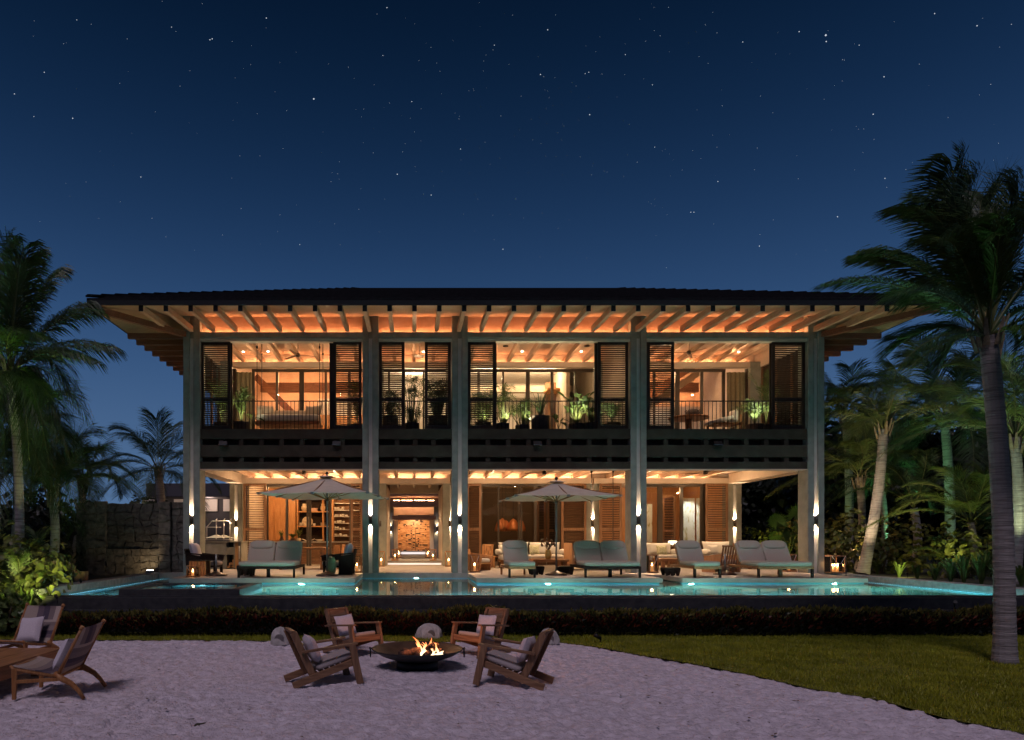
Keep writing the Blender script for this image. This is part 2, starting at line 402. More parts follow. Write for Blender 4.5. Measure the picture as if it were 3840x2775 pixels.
# shutters -----------------------------------------------------------------
slat_cache = {}
def shutter(x0, x1, y, z0, z1, zr, wm, sm, single, pitch=.074, tilt=28, parent=villa, vert=.10, closed=False):
    m = MB(); s = vert
    m.box(x0, y, z0, x0+s, y+.06, z1); m.box(x1-s, y, z0, x1, y+.06, z1)
    m.box(x0+s, y+.002, z0, x1-s, y+.058, z0+.13); m.box(x0+s, y+.002, z1-.10, x1-s, y+.058, z1); m.box(x0+s, y+.002, zr-.06, x1-s, y+.058, zr+.06)
    f = V(m, 'louvre_shutter', wm)
    w = x1-x0-2*s; key = (round(w, 3), tilt, sm.name)
    zs = []
    for a, b in ((z0+.13, zr-.06), (zr+.06, z1-.10)):
        n = max(1, int((b-a)/pitch)); zs += [a+(b-a)*(i+.5)/n for i in range(n)]
    ta = math.radians(tilt); dy, dz = .034*math.cos(ta), .034*math.sin(ta)
    if single:
        if key not in slat_cache:
            q = MB(); q.beam((-w/2, 0, 0), (w/2, 0, 0), .068, .010, up=(0, -math.sin(ta), math.cos(ta))); slat_cache[key] = q.mesh('slat', sm)
        for z in zs:
            o = bpy.data.objects.new('slat', slat_cache[key]); COL.objects.link(o); o.parent = f
            o.location = ((x0+x1)/2-villa.location.x, y+.03-villa.location.y, z-villa.location.z)
    else:
        q = MB()
        for z in zs: q.beam((x0+s, y+.03, z), (x1-s, y+.03, z), .068, .010, up=(0, -math.sin(ta), math.cos(ta)))
        V(q, 'slat', sm, f, kind='stuff')
    return f
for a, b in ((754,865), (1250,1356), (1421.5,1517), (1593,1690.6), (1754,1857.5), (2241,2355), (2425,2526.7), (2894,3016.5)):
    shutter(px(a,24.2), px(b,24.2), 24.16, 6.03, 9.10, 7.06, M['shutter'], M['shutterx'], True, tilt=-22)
for a, b in ((1236,1252), (2228,2243), (2884,2896), (865,872), (1857,1862)):      # edges of the leaves parked behind
    V(MB().box(px(a,24.3), 24.26, 6.03, px(b,24.3), 24.3, 9.09), 'shutter_edge', M['shutter'])
for a, b in ((912.7,998.7), (1315,1360), (1750,1804.6), (2104.5,2198), (2249,2331), (2644.8,2729)):
    shutter(px(a,29.9), px(b,29.9), 29.86, TZ+.02, 4.55, 2.55, M['gshutter'], M['gslat'], False, tilt=38 if a != 912.7 else 22)
# side louvres of the upper veranda
for xx in (-7.95, 14.36):
    m = MB(); 
    for yy in (24.7, 25.8, 26.9, 27.98): m.box(xx, yy, 6.0, xx+.08, yy+.1, 9.2)
    f = V(m, 'side_louvre', M['gshutter']); q = MB()
    for i in range(42): q.beam((xx+.04, 24.8, 6.1+.074*i), (xx+.04, 27.98, 6.1+.074*i), .08, .01, up=(.8, 0, 1))
    V(q, 'slat', M['shutterx'], f, kind='stuff')

# glazed walls ---------------------------------------------------------------
def glazing(x0, x1, y, z0, z1, mull, head=.12, w=None):
    V(MB().box(x0, y, z1-head, x1, y+.08, z1), 'door_head', M['bronze'])
    edges = [x0]+[e for m_ in mull for e in m_]+[x1]
    for a, b in mull: V(MB().box(a, y, z0, b, y+.08, z1-head-.001), 'door_frame', M['bronze'])
    for i in range(0, len(edges), 2):
        if edges[i+1]-edges[i] > .12: V(MB().box(edges[i], y+.035, z0, edges[i+1], y+.045, z1-head-.001), 'pane', M['glass'])
def mm(l, Y): return [(px(a, Y), px(b, Y)) for a, b in l]
glazing(px(944,28.4), -1.75, 28.4, 6.0, 9.2, mm([(945,955),(1034,1042.5),(1122,1139.5),(1217,1226),(1305,1315)], 28.4))
glazing(-1.18, 1.40, 28.4, 6.0, 9.2, mm([(1455,1462),(1510,1520),(1585,1592)], 28.4))
glazing(1.97, 7.69, 28.4, 6.0, 9.2, mm([(1790,1800),(1883,1890.6),(1972,1987),(2066,2076),(2154,2162),(2250,2258)], 28.4))
glazing(8.25, px(2721,28.4), 28.4, 6.0, 9.2, mm([(2450,2458),(2532,2549),(2627,2638),(2709,2720)], 28.4))
V(MB().box(px(2799,28.4), 28.3, 6.0, 14.3, 28.5, 9.2), 'corner_post', M['shutter'])
V(MB().box(-7.9, 28.4, 6.0, px(884,28.4), 28.6, 9.2), 'corner_post', M['shutter'])
glazing(px(998.7,30.2), px(1358,30.2), 30.25, TZ, 4.56, mm([(1000,1006),(1070.5,1080.6),(1149,1156.5),(1158,1167),(1232,1243),(1310,1316)], 30.25))
glazing(px(1804,30.2), px(2198,30.2), 30.25, TZ, 4.56, mm([(1805,1809),(1866,1873),(1943,1950),(1952,1959),(2003,2013),(2090,2105)], 30.25))
glazing(px(2426,30.2), px(2645,30.2), 30.25, TZ, 4.56, mm([(2466,2485),(2551,2563),(2627,2645)], 30.25))
# curtains
def curtain(x0, x1, y, z0, z1, m_):
    m = MB(); n = int((x1-x0)/.035); base = len(m.v)
    for i in range(n+1):
        x = x0+(x1-x0)*i/n; yy = y+.045*math.sin(i*1.25+.6*math.sin(i*.37))
        m.v += [(x, yy, z0), (x, yy, z1)]
    for i in range(n): m._q(0, [(2*i, 2*i+2, 2*i+3, 2*i+1)], 0, True)
    return V(m, 'curtain', m_)
M['curtain'] = mat('olive_linen', (.20,.17,.10), .95, c2=(.27,.23,.14), ns=30, st=(3,1,.3), spec=.1)
curtain(px(879,28.5), px(944,28.5), 28.55, 6.02, 9.1, M['curtain'])
curtain(px(2727,28.5), px(2799,28.5), 28.55, 6.02, 9.1, M['curtain'])

# upper rooms ---------------------------------------------------------------
def room(x0, x1, y0, y1, z0, z1, wall, ceil, back=None):
    V(MB().box(x0, y1, z0, x1, y1+.12, z1), 'room_wall', back or wall)
    V(MB().box(x0-.1, y0, z0, x0, y1+.1, z1), 'room_wall', wall); V(MB().box(x1, y0, z0, x1+.1, y1+.1, z1), 'room_wall', wall)
    V(MB().box(x0-.1, y0, z1, x1+.1, y1+.12, z1+.1), 'room_ceiling', ceil)
room(-7.8, -1.75, 28.62, 34.3, 6.0, 11.2, M['cream'], M['ceil'])
room(-1.5, 1.5, 28.62, 32.5, 6.0, 9.6, M['white'], M['white'])
room(1.97, 7.6, 28.62, 33.5, 6.0, 9.75, M['white'], M['white'])
room(8.1, 14.2, 28.62, 34.3, 6.0, 11.2, M['cream'], M['ceil'])
def roof_trusses(x0, x1, y0, y1):
    n = int((x1-x0)/.78)
    for i in range(n+1):
        x = x0+.78*i
        V(MB().beam((x, y0, 9.95), (x, y1, 10.75), .12, .2), 'room_rafter', M['rafter'])
    V(MB().box(x0, y1-.9, 9.3, x1, y1-.7, 9.75), 'tie_beam', M['rafterx'])
    V(MB().box(x0, y1-.60, 9.50, x1, y1-.56, 9.52), 'light_strip', M['led'])
roof_trusses(-7.4, -1.9, 28.7, 34.2); roof_trusses(8.3, 14.0, 28.7, 34.2)
# left room: raking brace, oak partition, shelf of books, sign-free bed screen
V(MB().beam((-7.2, 31.5, 9.6), (-4.9, 31.5, 7.3), .3, .34, up=(0,1,0)), 'raking_brace', M['rafterx'])
V(MB().box(-4.75, 31.2, 6.0, -4.55, 31.6, 8.15), 'oak_partition', M['orange'])
V(MB().box(-4.54, 31.5, 6.0, -2.0, 31.62, 7.85), 'oak_partition', M['orange'])
V(MB().box(-4.54, 33.0, 6.0, -2.0, 33.1, 8.9), 'pale_screen', M['white'])
# right room: white panels, raking beams
V(MB().box(8.2, 33.4, 6.0, 14.1, 33.5, 8.6), 'white_panel', M['white'])
V(MB().beam((8.6, 31.8, 6.7), (13.4, 31.8, 9.9), .3, .4, up=(0,1,0)), 'raking_beam', M['cream'])
V(MB().beam((8.6, 31.2, 7.2), (13.4, 31.2, 10.4), .3, .3, up=(0,1,0)), 'raking_beam', M['rafterx'])
# middle room: beam, posts
V(MB().box(2.0, 31.5, 8.9, 7.6, 31.8, 9.2), 'room_beam', M['cream'])
V(MB().box(px(2044,31.4), 31.3, 6.0, px(2096,31.4), 31.5, 9.3), 'oak_post', M['gteakz'])
V(MB().box(px(2050,30.5), 30.4, 8.75, px(2110,30.5), 31.2, 8.85), 'oak_shelf', M['orangex'])
V(MB().box(6.6, 29.2, 6.0, 6.75, 33.4, 9.7), 'room_wall', M['cream'])

# ground rooms ---------------------------------------------------------------
V(MB().box(-8.0, 30.5, .80, 14.4, 35.0, TZ-.003), 'ground_floor', M['terrace'])
room(-7.3, -1.9, 30.6, 34.2, TZ, 4.75, M['cream'], M['ceil'])
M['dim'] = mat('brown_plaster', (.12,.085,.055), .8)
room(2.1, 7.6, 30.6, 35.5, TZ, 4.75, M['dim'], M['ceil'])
room(8.3, 13.9, 30.6, 35.0, TZ, 4.75, M['orange'], M['white'])
# passage to the entrance
for x0, x1 in ((-1.33,-1.13), (1.36,1.56)): V(MB().box(x0, 30.56, TZ, x1, 35.3, 4.56), 'passage_wall', M['cream'])
V(MB().box(-1.9, 30.56, 4.562, 2.0, 30.75, 4.9), 'passage_beam', M['cream'])
V(MB().box(-1.13, 35.0, 4.45, 1.36, 35.3, 4.9), 'passage_beam', M['cream'])
for x in (-.68, .1, .88): V(MB().box(x-.06, 30.76, 4.72, x+.06, 34.99, 4.9), 'joist', M['cream'])
V(MB().box(-1.9, 30.5, 4.95, 2.0, 35.3, 5.0), 'passage_ceiling', M['gteak']); V(MB().box(-3.0, 35.31, 4.6, 3.2, 35.5, 6.5), 'passage_beam', M['gteak'])
for xa, xb in ((-1.9,-1.331),(1.561,2.1)): V(MB().box(xa, 30.56, TZ, xb, 30.7, 4.95), 'passage_wall', M['cream'])
V(MB().box(-1.129, 31.2, TZ-.002, 1.359, 35.3, TZ+.09), 'passage_step', M['groove'])
V(MB().box(-1.129, 31.45, TZ+.091, 1.359, 47.6, TZ+.18), 'passage_step', M['groove'])
V(MB().box(-1.10, 31.185, TZ+.012, 1.33, 31.198, TZ+.078), 'step_light', M['ledw'])

V(MB().box(-.95, 44.0, TZ+.181, 1.05, 47.5, TZ+.33), 'passage_step', M['groove'])
V(MB().box(-.75, 43.985, TZ+.19, .9, 43.998, TZ+.32), 'step_light', M['ledw'])
# courtyard portals
for x0, x1 in ((-2.2,-1.25), (1.50,2.4)): V(MB().box(x0, 46.2, TZ, x1, 47.4, 4.45), 'portal_pier', M['plaster'])
V(MB().box(-2.2, 45.9, 4.30, 2.4, 46.3, 4.69), 'portal_beam', M['gteak'])
V(MB().box(-1.25, 46.42, 4.70, 1.5, 46.46, 4.73), 'light_strip', M['ledg']); V(MB().box(-3, 48.3, 4.6, 3, 48.5, 6.2), 'portal_beam', M['gteak'])
for x in (-.75, .1, .95): V(MB().box(x-.07, 46.3, 4.55, x+.07, 47.9, 4.75), 'joist', M['gteak'])
V(MB().box(-2.2, 46.31, 4.96, 2.4, 48.29, 5.0), 'passage_ceiling', M['ceil']); V(MB().box(-2.2, 45.8, 5.0, 2.4, 45.95, 5.7), 'portal_beam', M['gteak'])
for x0, x1 in ((-1.25,-.99), (1.24,1.50)): V(MB().box(x0, 47.0, TZ, x1, 47.6, 4.2), 'door_jamb', M['cream'])
V(MB().box(-1.25, 46.9, 3.75, 1.5, 47.4, 4.28), 'door_lintel', M['cream'])
V(MB().box(-1.35, 46.1, 3.42, 1.62, 46.8, 3.66), 'door_canopy', M['gteak'])
V(MB().box(-8, 48.6, TZ, 8, 48.8, 5.2), 'courtyard_wall', M['dim'])
for x0, x1 in ((-3.2,-3.0), (3.2,3.4)): V(MB().box(x0, 35.6, TZ, x1, 48.6, 5.2), 'courtyard_wall', M['dim'])
# mosaic plank entrance door: boards with dark square insets
m = MB(); ins = MB(); x0, x1, z0, z1 = -.985, 1.235, TZ+.335, 3.62
nr = 26; dh = (z1-z0)/nr
for r in range(nr):
    x = x0
    while x < x1-.02:
        w = min(random.uniform(.25, .7), x1-x)
        m.box(x+.004, 47.62-random.uniform(0, .015), z0+r*dh+.004, x+w-.004, 47.7, z0+(r+1)*dh-.004); x += w
    for c in range(13):
        if random.random() < .20:
            xx = x0+.06+c*.165; ins.box(xx, 47.58, z0+r*dh+.012, xx+.10*(2 if random.random() < .3 else 1), 47.6, z0+(r+1)*dh-.012)
M['doorw'] = mat('mosaic_door_timber', (.50,.20,.07), .45, c2=(.80,.42,.18), ns=2.2, st=(1.6,1,8), pos=(.4,.6))
V(m, 'door_plank', M['doorw'], kind='stuff'); V(ins, 'door_inset', M['iron'], kind='stuff')
V(MB().box(-.02, 47.5, 1.3, .02, 47.56, 2.9).box(.22, 47.5, 1.3, .26, 47.56, 2.9), 'door_handle', M['gteakz'])

# kitchen wall
ky = 33.4
V(MB().box(px(998,ky), ky, 2.0, px(1108,ky), ky+.5, 4.6), 'cupboard', M['orange'])
for a, b, c, d in ((1000,1027,1972,2026), (1000,1027,1880,1970), (1030,1068,1944,2026), (1072,1106,1944,2026), (1030,1106,1920,1942)):
    V(MB().box(px(a,ky)+.01, ky-.03, pz(d,ky), px(b,ky)-.01, ky-.002, pz(c,ky)), 'cupboard_door', M['orange'], bev=.005)
V(MB().box(px(1000,32.6), 32.3, TZ, px(1330,32.6), 33.2, 1.95), 'kitchen_counter', M['gteak'])
V(MB().box(px(998,32.6), 32.25, 1.952, px(1335,32.6), 33.25, 2.0), 'counter_top', M['steel'])
V(MB().box(px(1117,ky), ky+.42, 2.0, px(1236,ky), ky+.47, 4.6), 'shelf_back', M['dark'])
for y_ in (1872, 1918.5, 1974): V(MB().box(px(1117,ky), ky, pz(y_+2,ky), px(1236,ky), ky+.4, pz(y_-2,ky)), 'shelf', M['orangex'])
for x_ in (1115, 1211, 1238): V(MB().box(px(x_-2,ky), ky-.02, 2.0, px(x_+2,ky), ky+.4, 4.6), 'shelf_upright', M['orange'])
V(MB().box(px(1246,ky), ky+.42, 2.0, px(1345,ky), ky+.47, 4.6), 'shelf_back', M['gteak'])
for y_ in (1862, 1887, 1913, 1937, 1962, 1986, 2011): V(MB().box(px(1250,ky), ky+.05, pz(y_+1,ky), px(1345,ky), ky+.4, pz(y_-1,ky)), 'glass_shelf', M['steel'])
V(MB().box(px(1244,ky), ky-.05, 2.0, px(1251,ky), ky+.4, 4.6), 'shelf_upright', M['orange'])
for y_, nn in ((1913,4),(1937,5),(1962,4),(1986,4),(2011,5)):
    for i in range(nn):
        x = px(1256+i*10+random.uniform(-2,2), ky); h = random.uniform(.05,.16)
        V(MB().lathe([(.05,0),(.07,h*.6),(.05,h)], (x, ky+.2, pz(y_-1,ky)+.002), 10), 'dish', M['whitec'])
# dining room inner shutters and dim back
for a, b in ((2014,2048), (2052,2088)):
    shutter(px(a,31.5), px(b,31.5), 31.5, TZ, 4.3, 2.5, M['gshutter'], M['shutterx'], False, tilt=40)
# living room: inner shutter, art panels, white lamp table
shutter(px(2484,32.5), px(2534,32.5), 32.5, TZ, 4.2, 2.5, M['gshutter'], M['shutterx'], False, tilt=50)
M['art'] = mat('abstract_painting', (.62,.66,.60), .7, c2=(.33,.30,.10), ns=3.2, st=(2.5,1,.9), pos=(.52,.72), det=8)
for a, b in ((2562,2606), (2612,2640)): 
    V(MB().box(px(a,33), 33, pz(2036,33), px(b,33), 33.04, pz(1868,33)), 'painting', M['art'])
V(MB().box(px(2426,33.6), 33.6, pz(2033,33.6), px(2446,33.6), 33.64, pz(1890,33.6)), 'painting', M['art'])

# downlights and ceiling speakers
for a, b in ((912,1319),(1258,1319),(1958,1318),(2180,1318),(2770,1320),(1005,1318),(1588,1319)):
    Y = 7.63*F/(HY-b)
    V(MB().lathe([(0,0),(.045,0),(.045,.02)], (px(a,Y), Y, 9.778), 12), 'downlight', M['bulb'])
for a in (1896, 2201): V(MB().lathe([(0,0),(.11,0),(.11,.02)], (px(a,27.1), 27.1, 9.77), 20), 'ceiling_speaker', M['fascia'])

# railings -------------------------------------------------------------------
bal = MB().lathe([(.012,0),(.012,1.03)], n=5).mesh('baluster', M['iron'])
for i, (a, b) in enumerate(bays):
    lab = ['left veranda, in front of the swing bed', 'narrow planted bay beside the entrance axis', 'wide middle bay crowded with pot plants', 'right veranda by the armchair'][i]
    r = thing('balcony_railing', 'thin black iron balcony railing of the '+lab, 'railing', ((a+b)/2, 24.42, 6.0), group='upper floor railings')
    w = (b-a)/2-.02
    MB().box(-w, -.02, 1.045, w, .02, 1.075).build('handrail', M['iron'], r); MB().box(-w, -.015, .04, w, .015, .06).build('bottom_rail', M['iron'], r)
    n = int(2*w/.135)
    for k in range(n+1):
        o = bpy.data.objects.new('baluster', bal); COL.objects.link(o); o.parent = r; o.location = (-w+2*w*k/n, 0, .03)

# room lights (ceiling lamps, and added fill points without fittings) ---------------------------------
def downlamp(x, y, z, e, col=WARM, size=.12, spot=110):
    e *= 1.4
    lamp('ceiling_lamp', 'SPOT', (x, y, z), e, col, villa, size, spot, .6, (x, y, z-1))
for x in (-6, -3.2, 3.3, 6.3, 9.8, 12.6): downlamp(x, 27.0, 4.78, 300, spot=140)
for x in (-6, -3.2, 3.3, 6.3, 9.8, 12.6): lamp('veranda_fill', 'POINT', (x, 28.2, 4.3), 85, (1,.63,.35), villa, .04)  # unseen fill points added to brighten the verandas
for x in (-6, -3.2, .1, 3.3, 6.3, 9.8, 12.6): lamp('veranda_fill', 'POINT', (x, 26.2, 8.6), 55, (1,.64,.37), villa, .04)
downlamp(.1, 26.8, 4.78, 240); downlamp(.1, 29.0, 4.78, 260)
downlamp(.1, 33, 4.7, 260); lamp('door_fill', 'SPOT', (.12, 46.3, 3.38), 190, (1,.66,.38), villa, .05, 120, .6, (.12, 47.6, 2.3)); downlamp(.1, 40.0, 5.2, 260, (1,.62,.35), .1, 80)  # the door spot is an unseen lamp added to brighten the planks
for x, e in ((-6.4,110), (-3.4,110)): downlamp(x, 26.2, 9.7, e*.7)
for x in (3.0, 6.4, 9.5, 12.3): downlamp(x, 26.6, 9.7, 80)
downlamp(.1, 26.6, 9.7, 45)
lamp('room_fill', 'POINT', (-5, 30.3, 9.2), 300, (1,.55,.28), villa, .03); lamp('room_fill', 'POINT', (-2.9, 31.0, 8.3), 120, (1,.7,.4), villa, .03)
lamp('room_fill', 'POINT', (0, 30.5, 9.2), 180, (1,.75,.48), villa, .035)
lamp('room_fill', 'POINT', (3.4, 30.5, 9.3), 190, (1,.74,.46), villa, .035); lamp('room_fill', 'POINT', (5.8, 30.5, 9.3), 190, (1,.74,.46), villa, .035)
lamp('room_fill', 'POINT', (10.4, 30.3, 9.4), 300, (1,.6,.33), villa, .035); lamp('room_fill', 'POINT', (10.2, 32.6, 6.9), 130, (.95,.9,.9), villa, .03)
lamp('room_fill', 'POINT', (-5.6, 31.6, 4.4), 190, (1,.6,.3), villa, .03); lamp('room_fill', 'POINT', (-3.3, 31.6, 4.4), 150, (1,.6,.3), villa, .03)
lamp('room_fill', 'POINT', (px(1915,30.9), 30.9, 3.9), 16, (1,.6,.35), villa, .03); lamp('room_fill', 'POINT', (5.0, 33.4, 4.2), 45, (1,.6,.3), villa, .03)  # the point by the pendants is added to brighten the copper
lamp('room_fill', 'POINT', (11.2, 31.6, 4.4), 150, (1,.65,.36), villa, .03); lamp('picture_lamp', 'SPOT', (px(2590,32.3), 32.2, 4.5), 200, (.95,1,.95), villa, .05, 70, .5, (px(2590,33), 33, 2.5)); lamp('grill_fill', 'SPOT', (px(840,26.2), 26.0, 4.5), 160, (1,.75,.5), villa, .05, 80, .6, (px(840,27.2), 27.3, 2.2))  # the grill spot is an unseen lamp added to show the steel

# wall lights -------------------------------------------------------------------
def wall_light(x, yf, z, label, s=1.0, e=330):
    t = thing('wall_light', label, 'wall light', (x, yf-.012, z), group='up and down wall lights')
    MB().lathe([(.052,-.125),(.06,-.125),(.06,.125),(.052,.125)], n=16).build('lamp_body', M['bronze'], t)
    MB().lathe([(0,.10),(.05,.10)], n=16).build('lamp_glow', M['glow'], t); MB().lathe([(.05,-.10),(0,-.10)], n=16).build('lamp_glow', M['glow'], t)
    for sg in (1, -1):
        o = lamp('wall_light_lamp', 'SPOT', (0, 0, 0), e, (1,.70,.45), None, .03, 80, .7); o.parent = t; o.location = (0, 0, sg*.14); o.location.y = .018; o.rotation_euler = (PI if sg > 0 else 0, 0, 0)
        o.rotation_euler.x += math.radians(6)*(-sg if sg > 0 else 1)
M['glow'] = em('lamp_glow', (1, .8, .6), 60)
names5 = ['far left column beside the grill', 'column left of the entrance axis', 'column right of the entrance axis', 'column between the right-hand loungers', 'far right column by the palms']
for (a, b), nm in zip(COLX, names5): wall_light((a+b)/2, 24.03, 2.79, 'slim cylinder light throwing light up and down the '+nm)
for X_, nm in ((px(884.6,30), 'rear pier behind the grill counter'), (px(1425,30), 'left rear pier of the entrance passage'), (px(1687,30), 'right rear pier of the entrance passage'),
               (px(2223,30), 'rear pier behind the hanging daybed'), (px(2757,30), 'rear pier by the garden opening')):
    wall_light(X_, 30.03, 2.80, 'small cylinder light on the '+nm)
for X_, nm in ((-1.45, 'left of'), (1.70, 'right of')):
    wall_light(X_, 46.15, 2.8, 'tiny cylinder light on the far portal '+nm+' the mosaic door', e=60)
# =================================================================== terrace and pool
def sbox(name, m, x0, y0, z0, x1, y1, z1, **k):
    o = MB().box(x0, y0, z0, x1, y1, z1).build(name, m, **k); o['kind'] = 'structure'; return o
# terrace slabs : large stone flags along the pool, one slab block each
NL, NR = -1.73, 1.96
sbox('terrace_slab', M['terrace'], -7.4, 20.8, WZ+.02, NL, 24.0, TZ, bev=.008)
sbox('terrace_slab', M['terrace'], NR, 20.8, WZ+.02, 7.65, 24.0, TZ, bev=.008)
sbox('terrace_slab', M['terrace'], 7.652, 22.6, WZ+.02, 8.238, 24.0, TZ-.001)
sbox('terrace_slab', M['terrace'], 8.24, 20.8, WZ+.02, 13.9, 24.0, TZ, bev=.008)
sbox('terrace_floor', M['terrace'], -8.9, 24.002, WZ-.2, 15.5, 30.5, TZ-.001)
sbox('pool_wall', M['basin'], -7.3, 20.98, -.35, NL-.05, 21.1, WZ+.018)
sbox('pool_wall', M['basin'], NR+.05, 20.98, -.35, 7.6, 21.1, WZ+.018)
sbox('pool_wall', M['basin'], 8.29, 20.98, -.35, 13.85, 21.1, WZ+.018)
sbox('pool_wall', M['basin'], NL-.17, 21.11, -.35, NL-.05, 24.05, WZ+.018)
sbox('pool_wall', M['basin'], NR+.05, 21.11, -.35, NR+.17, 24.05, WZ+.018)
sbox('pool_wall', M['basin'], NL-.05, 24.06, -.35, NR+.05, 24.2, WZ-.21)
sbox('pool_wall', M['basin'], 13.86, 21.11, -.35, 13.98, 24.0, WZ+.018)
sbox('pool_wall', M['basin'], -7.42, 21.11, -.35, -7.3, 24.0, WZ+.018)
sbox('pool_wall', M['dstone'], 7.5, 22.5, -.35, 8.4, 22.59, WZ+.018)
sbox('pool_wall', M['basin'], -9.1, 24.06, -.35, -7.4, 24.2, WZ-.21)
sbox('pool_wall', M['basin'], 13.9, 24.06, -.35, 15.0, 24.2, WZ-.21)
sbox('pool_floor', M['basin'], -9.4, 16.1, -.40, 15.6, 24.3, -.36)
sbox('pool_side_wall', M['coping'], -9.35, 16.2, -.35, -8.9, 25.6, TZ, bev=.01)
sbox('pool_side_wall', M['coping'], 14.75, 15.9, -.35, 15.2, 25.0, TZ-.01, bev=.01)
# underwater ledge with a line of light on each side
for x0, x1 in ((-8.89,-8.55), (14.42,14.74)):
    sbox('pool_ledge', M['basin'], x0, 16.6, -.35, x1, 23.9, .52)
# infinity edge and the catch basin wall
sbox('infinity_edge', M['dstone'], -8.9, 16.15, -.3, 15.6, 16.5, WZ+.004)
sbox('infinity_wall', M['dstone'], -10.6, 15.95, -.3, 15.8, 16.149, WZ-.02)
sbox('catch_wall', M['dstone'], -10.3, 15.55, -.1, 15.8, 15.75, .52, bev=.01)
MB().prism([(-9.4,15.96,TZ),(-10.0,15.96,TZ),(-10.9,15.96,.3),(-10.9,15.96,-.1),(-9.4,15.96,-.1)], (0,1.2,0)).build('stepped_end_wall', M['dstone'])['kind'] = 'structure'
sbox('pool_edge_block', M['dstone'], -9.39, 16.16, WZ, -8.92, 16.9, TZ+.006)
# water
wm = bpy.data.materials.new('water'); wm.use_nodes = True; t = wm.node_tree; t.nodes.clear()
o_ = t.nodes.new('ShaderNodeOutputMaterial'); g_ = t.nodes.new('ShaderNodeBsdfGlass'); g_.inputs['IOR'].default_value = 1.24; g_.inputs['Roughness'].default_value = 0.0
g_.inputs['Color'].default_value = (.93, .99, 1, 1)
co = t.nodes.new('ShaderNodeTexCoord'); mp = t.nodes.new('ShaderNodeMapping'); mp.inputs['Scale'].default_value = (.8, 1.6, 1)
n_ = t.nodes.new('ShaderNodeTexNoise'); n_.inputs['Scale'].default_value = 1.6; n_.inputs['Detail'].default_value = 2
b_ = t.nodes.new('ShaderNodeBump'); b_.inputs['Strength'].default_value = .10; b_.inputs['Distance'].default_value = .02
t.links.new(co.outputs['Object'], mp.inputs[0]); t.links.new(mp.outputs[0], n_.inputs['Vector']); t.links.new(n_.outputs['Fac'], b_.inputs['Height'])
t.links.new(b_.outputs[0], g_.inputs['Normal']); t.links.new(g_.outputs[0], o_.inputs[0])
M['water'] = wm
w = MB(); w.poly([(-8.9,16.5,WZ),(14.75,16.5,WZ),(14.75,24.06,WZ),(13.98,24.06,WZ),(13.98,20.98,WZ),(8.29,20.98,WZ),(8.29,22.5,WZ),(7.6,22.5,WZ),(7.6,20.98,WZ),
   (NR+.05,20.98,WZ),(NR+.05,24.06,WZ),(NL-.05,24.06,WZ),(NL-.05,20.98,WZ),(-7.42,20.98,WZ),(-7.42,24.06,WZ),(-8.9,24.06,WZ)])
w.build('pool_water', wm)['kind'] = 'structure'
# raised spa
spa = thing('hot_tub', 'raised dark stone hot tub with still water at the left end of the pool', 'hot tub', (-5.56, 17.5, -.3))
def SP(mb, n, m, p=None): return mb.build(n, m, p or spa, world=True)
for x0,y0,x1,y1 in ((-7.0,16.3,-4.12,16.55),(-7.0,18.5,-4.12,18.75),(-7.0,16.551,-6.75,18.499),(-4.37,16.551,-4.12,18.499)):
    SP(MB().box(x0,y0,-.3,x1,y1,TZ-.005), 'rim_wall', M['dstone'])
SP(MB().box(-6.749,16.551,.3,-4.371,18.499,.34), 'tub_floor', M['basin'])
SP(MB().box(-6.3,17.9,.341,-4.8,18.49,.62), 'tub_bench', M['basin'])
SP(MB().poly([(-6.749,16.551,TZ-.03),(-4.371,16.551,TZ-.03),(-4.371,18.499,TZ-.03),(-6.749,18.499,TZ-.03)]), 'tub_water', wm)
# underwater lights
M['plight'] = em('underwater_light_lens', (.75, 1, 1), 1800)
CY = (.22, .95, 1.0)
def pool_light(x, y, z, label, e=75, d=(0,-1)):
    t = thing('pool_light', label, 'pool light', (x, y, z), group='underwater pool lights')
    a = MB().tube([(0, 0, 0), (d[0]*.03, d[1]*.03, 0)], .075, 16); a.build('lamp_ring', M['steel'], t)
    MB().tube([(d[0]*.031, d[1]*.031, 0), (d[0]*.04, d[1]*.04, 0)], .068, 14).build('lens', M['plight'], t)
    lamp('pool_lamp', 'SPOT', (x+d[0]*.1, y+d[1]*.1, z), e*74, (CY if d[1] < 0 else (.10,.55,1.0)), t, .04, 124, .6, (x+d[0]*2, y+d[1]*2, z-(1.3 if d[1] < 0 else 2.6)))
for px_, lab in ((1122, 'under the terrace edge below the left umbrella'), (2064, 'under the terrace edge below the right umbrella'), (2609, 'below the lounger right of the gap in the terrace'), (3155, 'at the far right end of the terrace wall')):
    pool_light(px(px_, 20.6), 20.97, .42, 'underwater light in the pool wall '+lab)
pool_light(px(1560, 23.8), 24.05, .36, 'white underwater light in the recessed pool bay in front of the entrance', 14)
pool_light(px(758, 18.4), 18.495, .66, 'bright underwater light inside the raised hot tub', 22)
pool_light(px(3760, 16.6)+.3, 16.52, .40, 'underwater light by the infinity edge at the right end', 40, (0, 1))
for i_, x_ in enumerate((-7.9, -2.6, 1.2, 5.4, 9.6)):  # unseen lamps added to light the near pool floor blue
    pool_light(x_, 16.505, .38, 'unseen added underwater light behind the infinity edge, '+['at the far left','right of the hot tub','in line with the entrance','below the right umbrella','left of the palm trunk'][i_], 34, (0, 1))
M['pstrip'] = em('underwater_strip', (.3, .8, 1), 3.0)
for x0, x1 in ((-8.56,-8.54), (14.41,14.43)): sbox('ledge_light_strip', M['pstrip'], x0, 17.0, .46, x1, 23.5, .50)

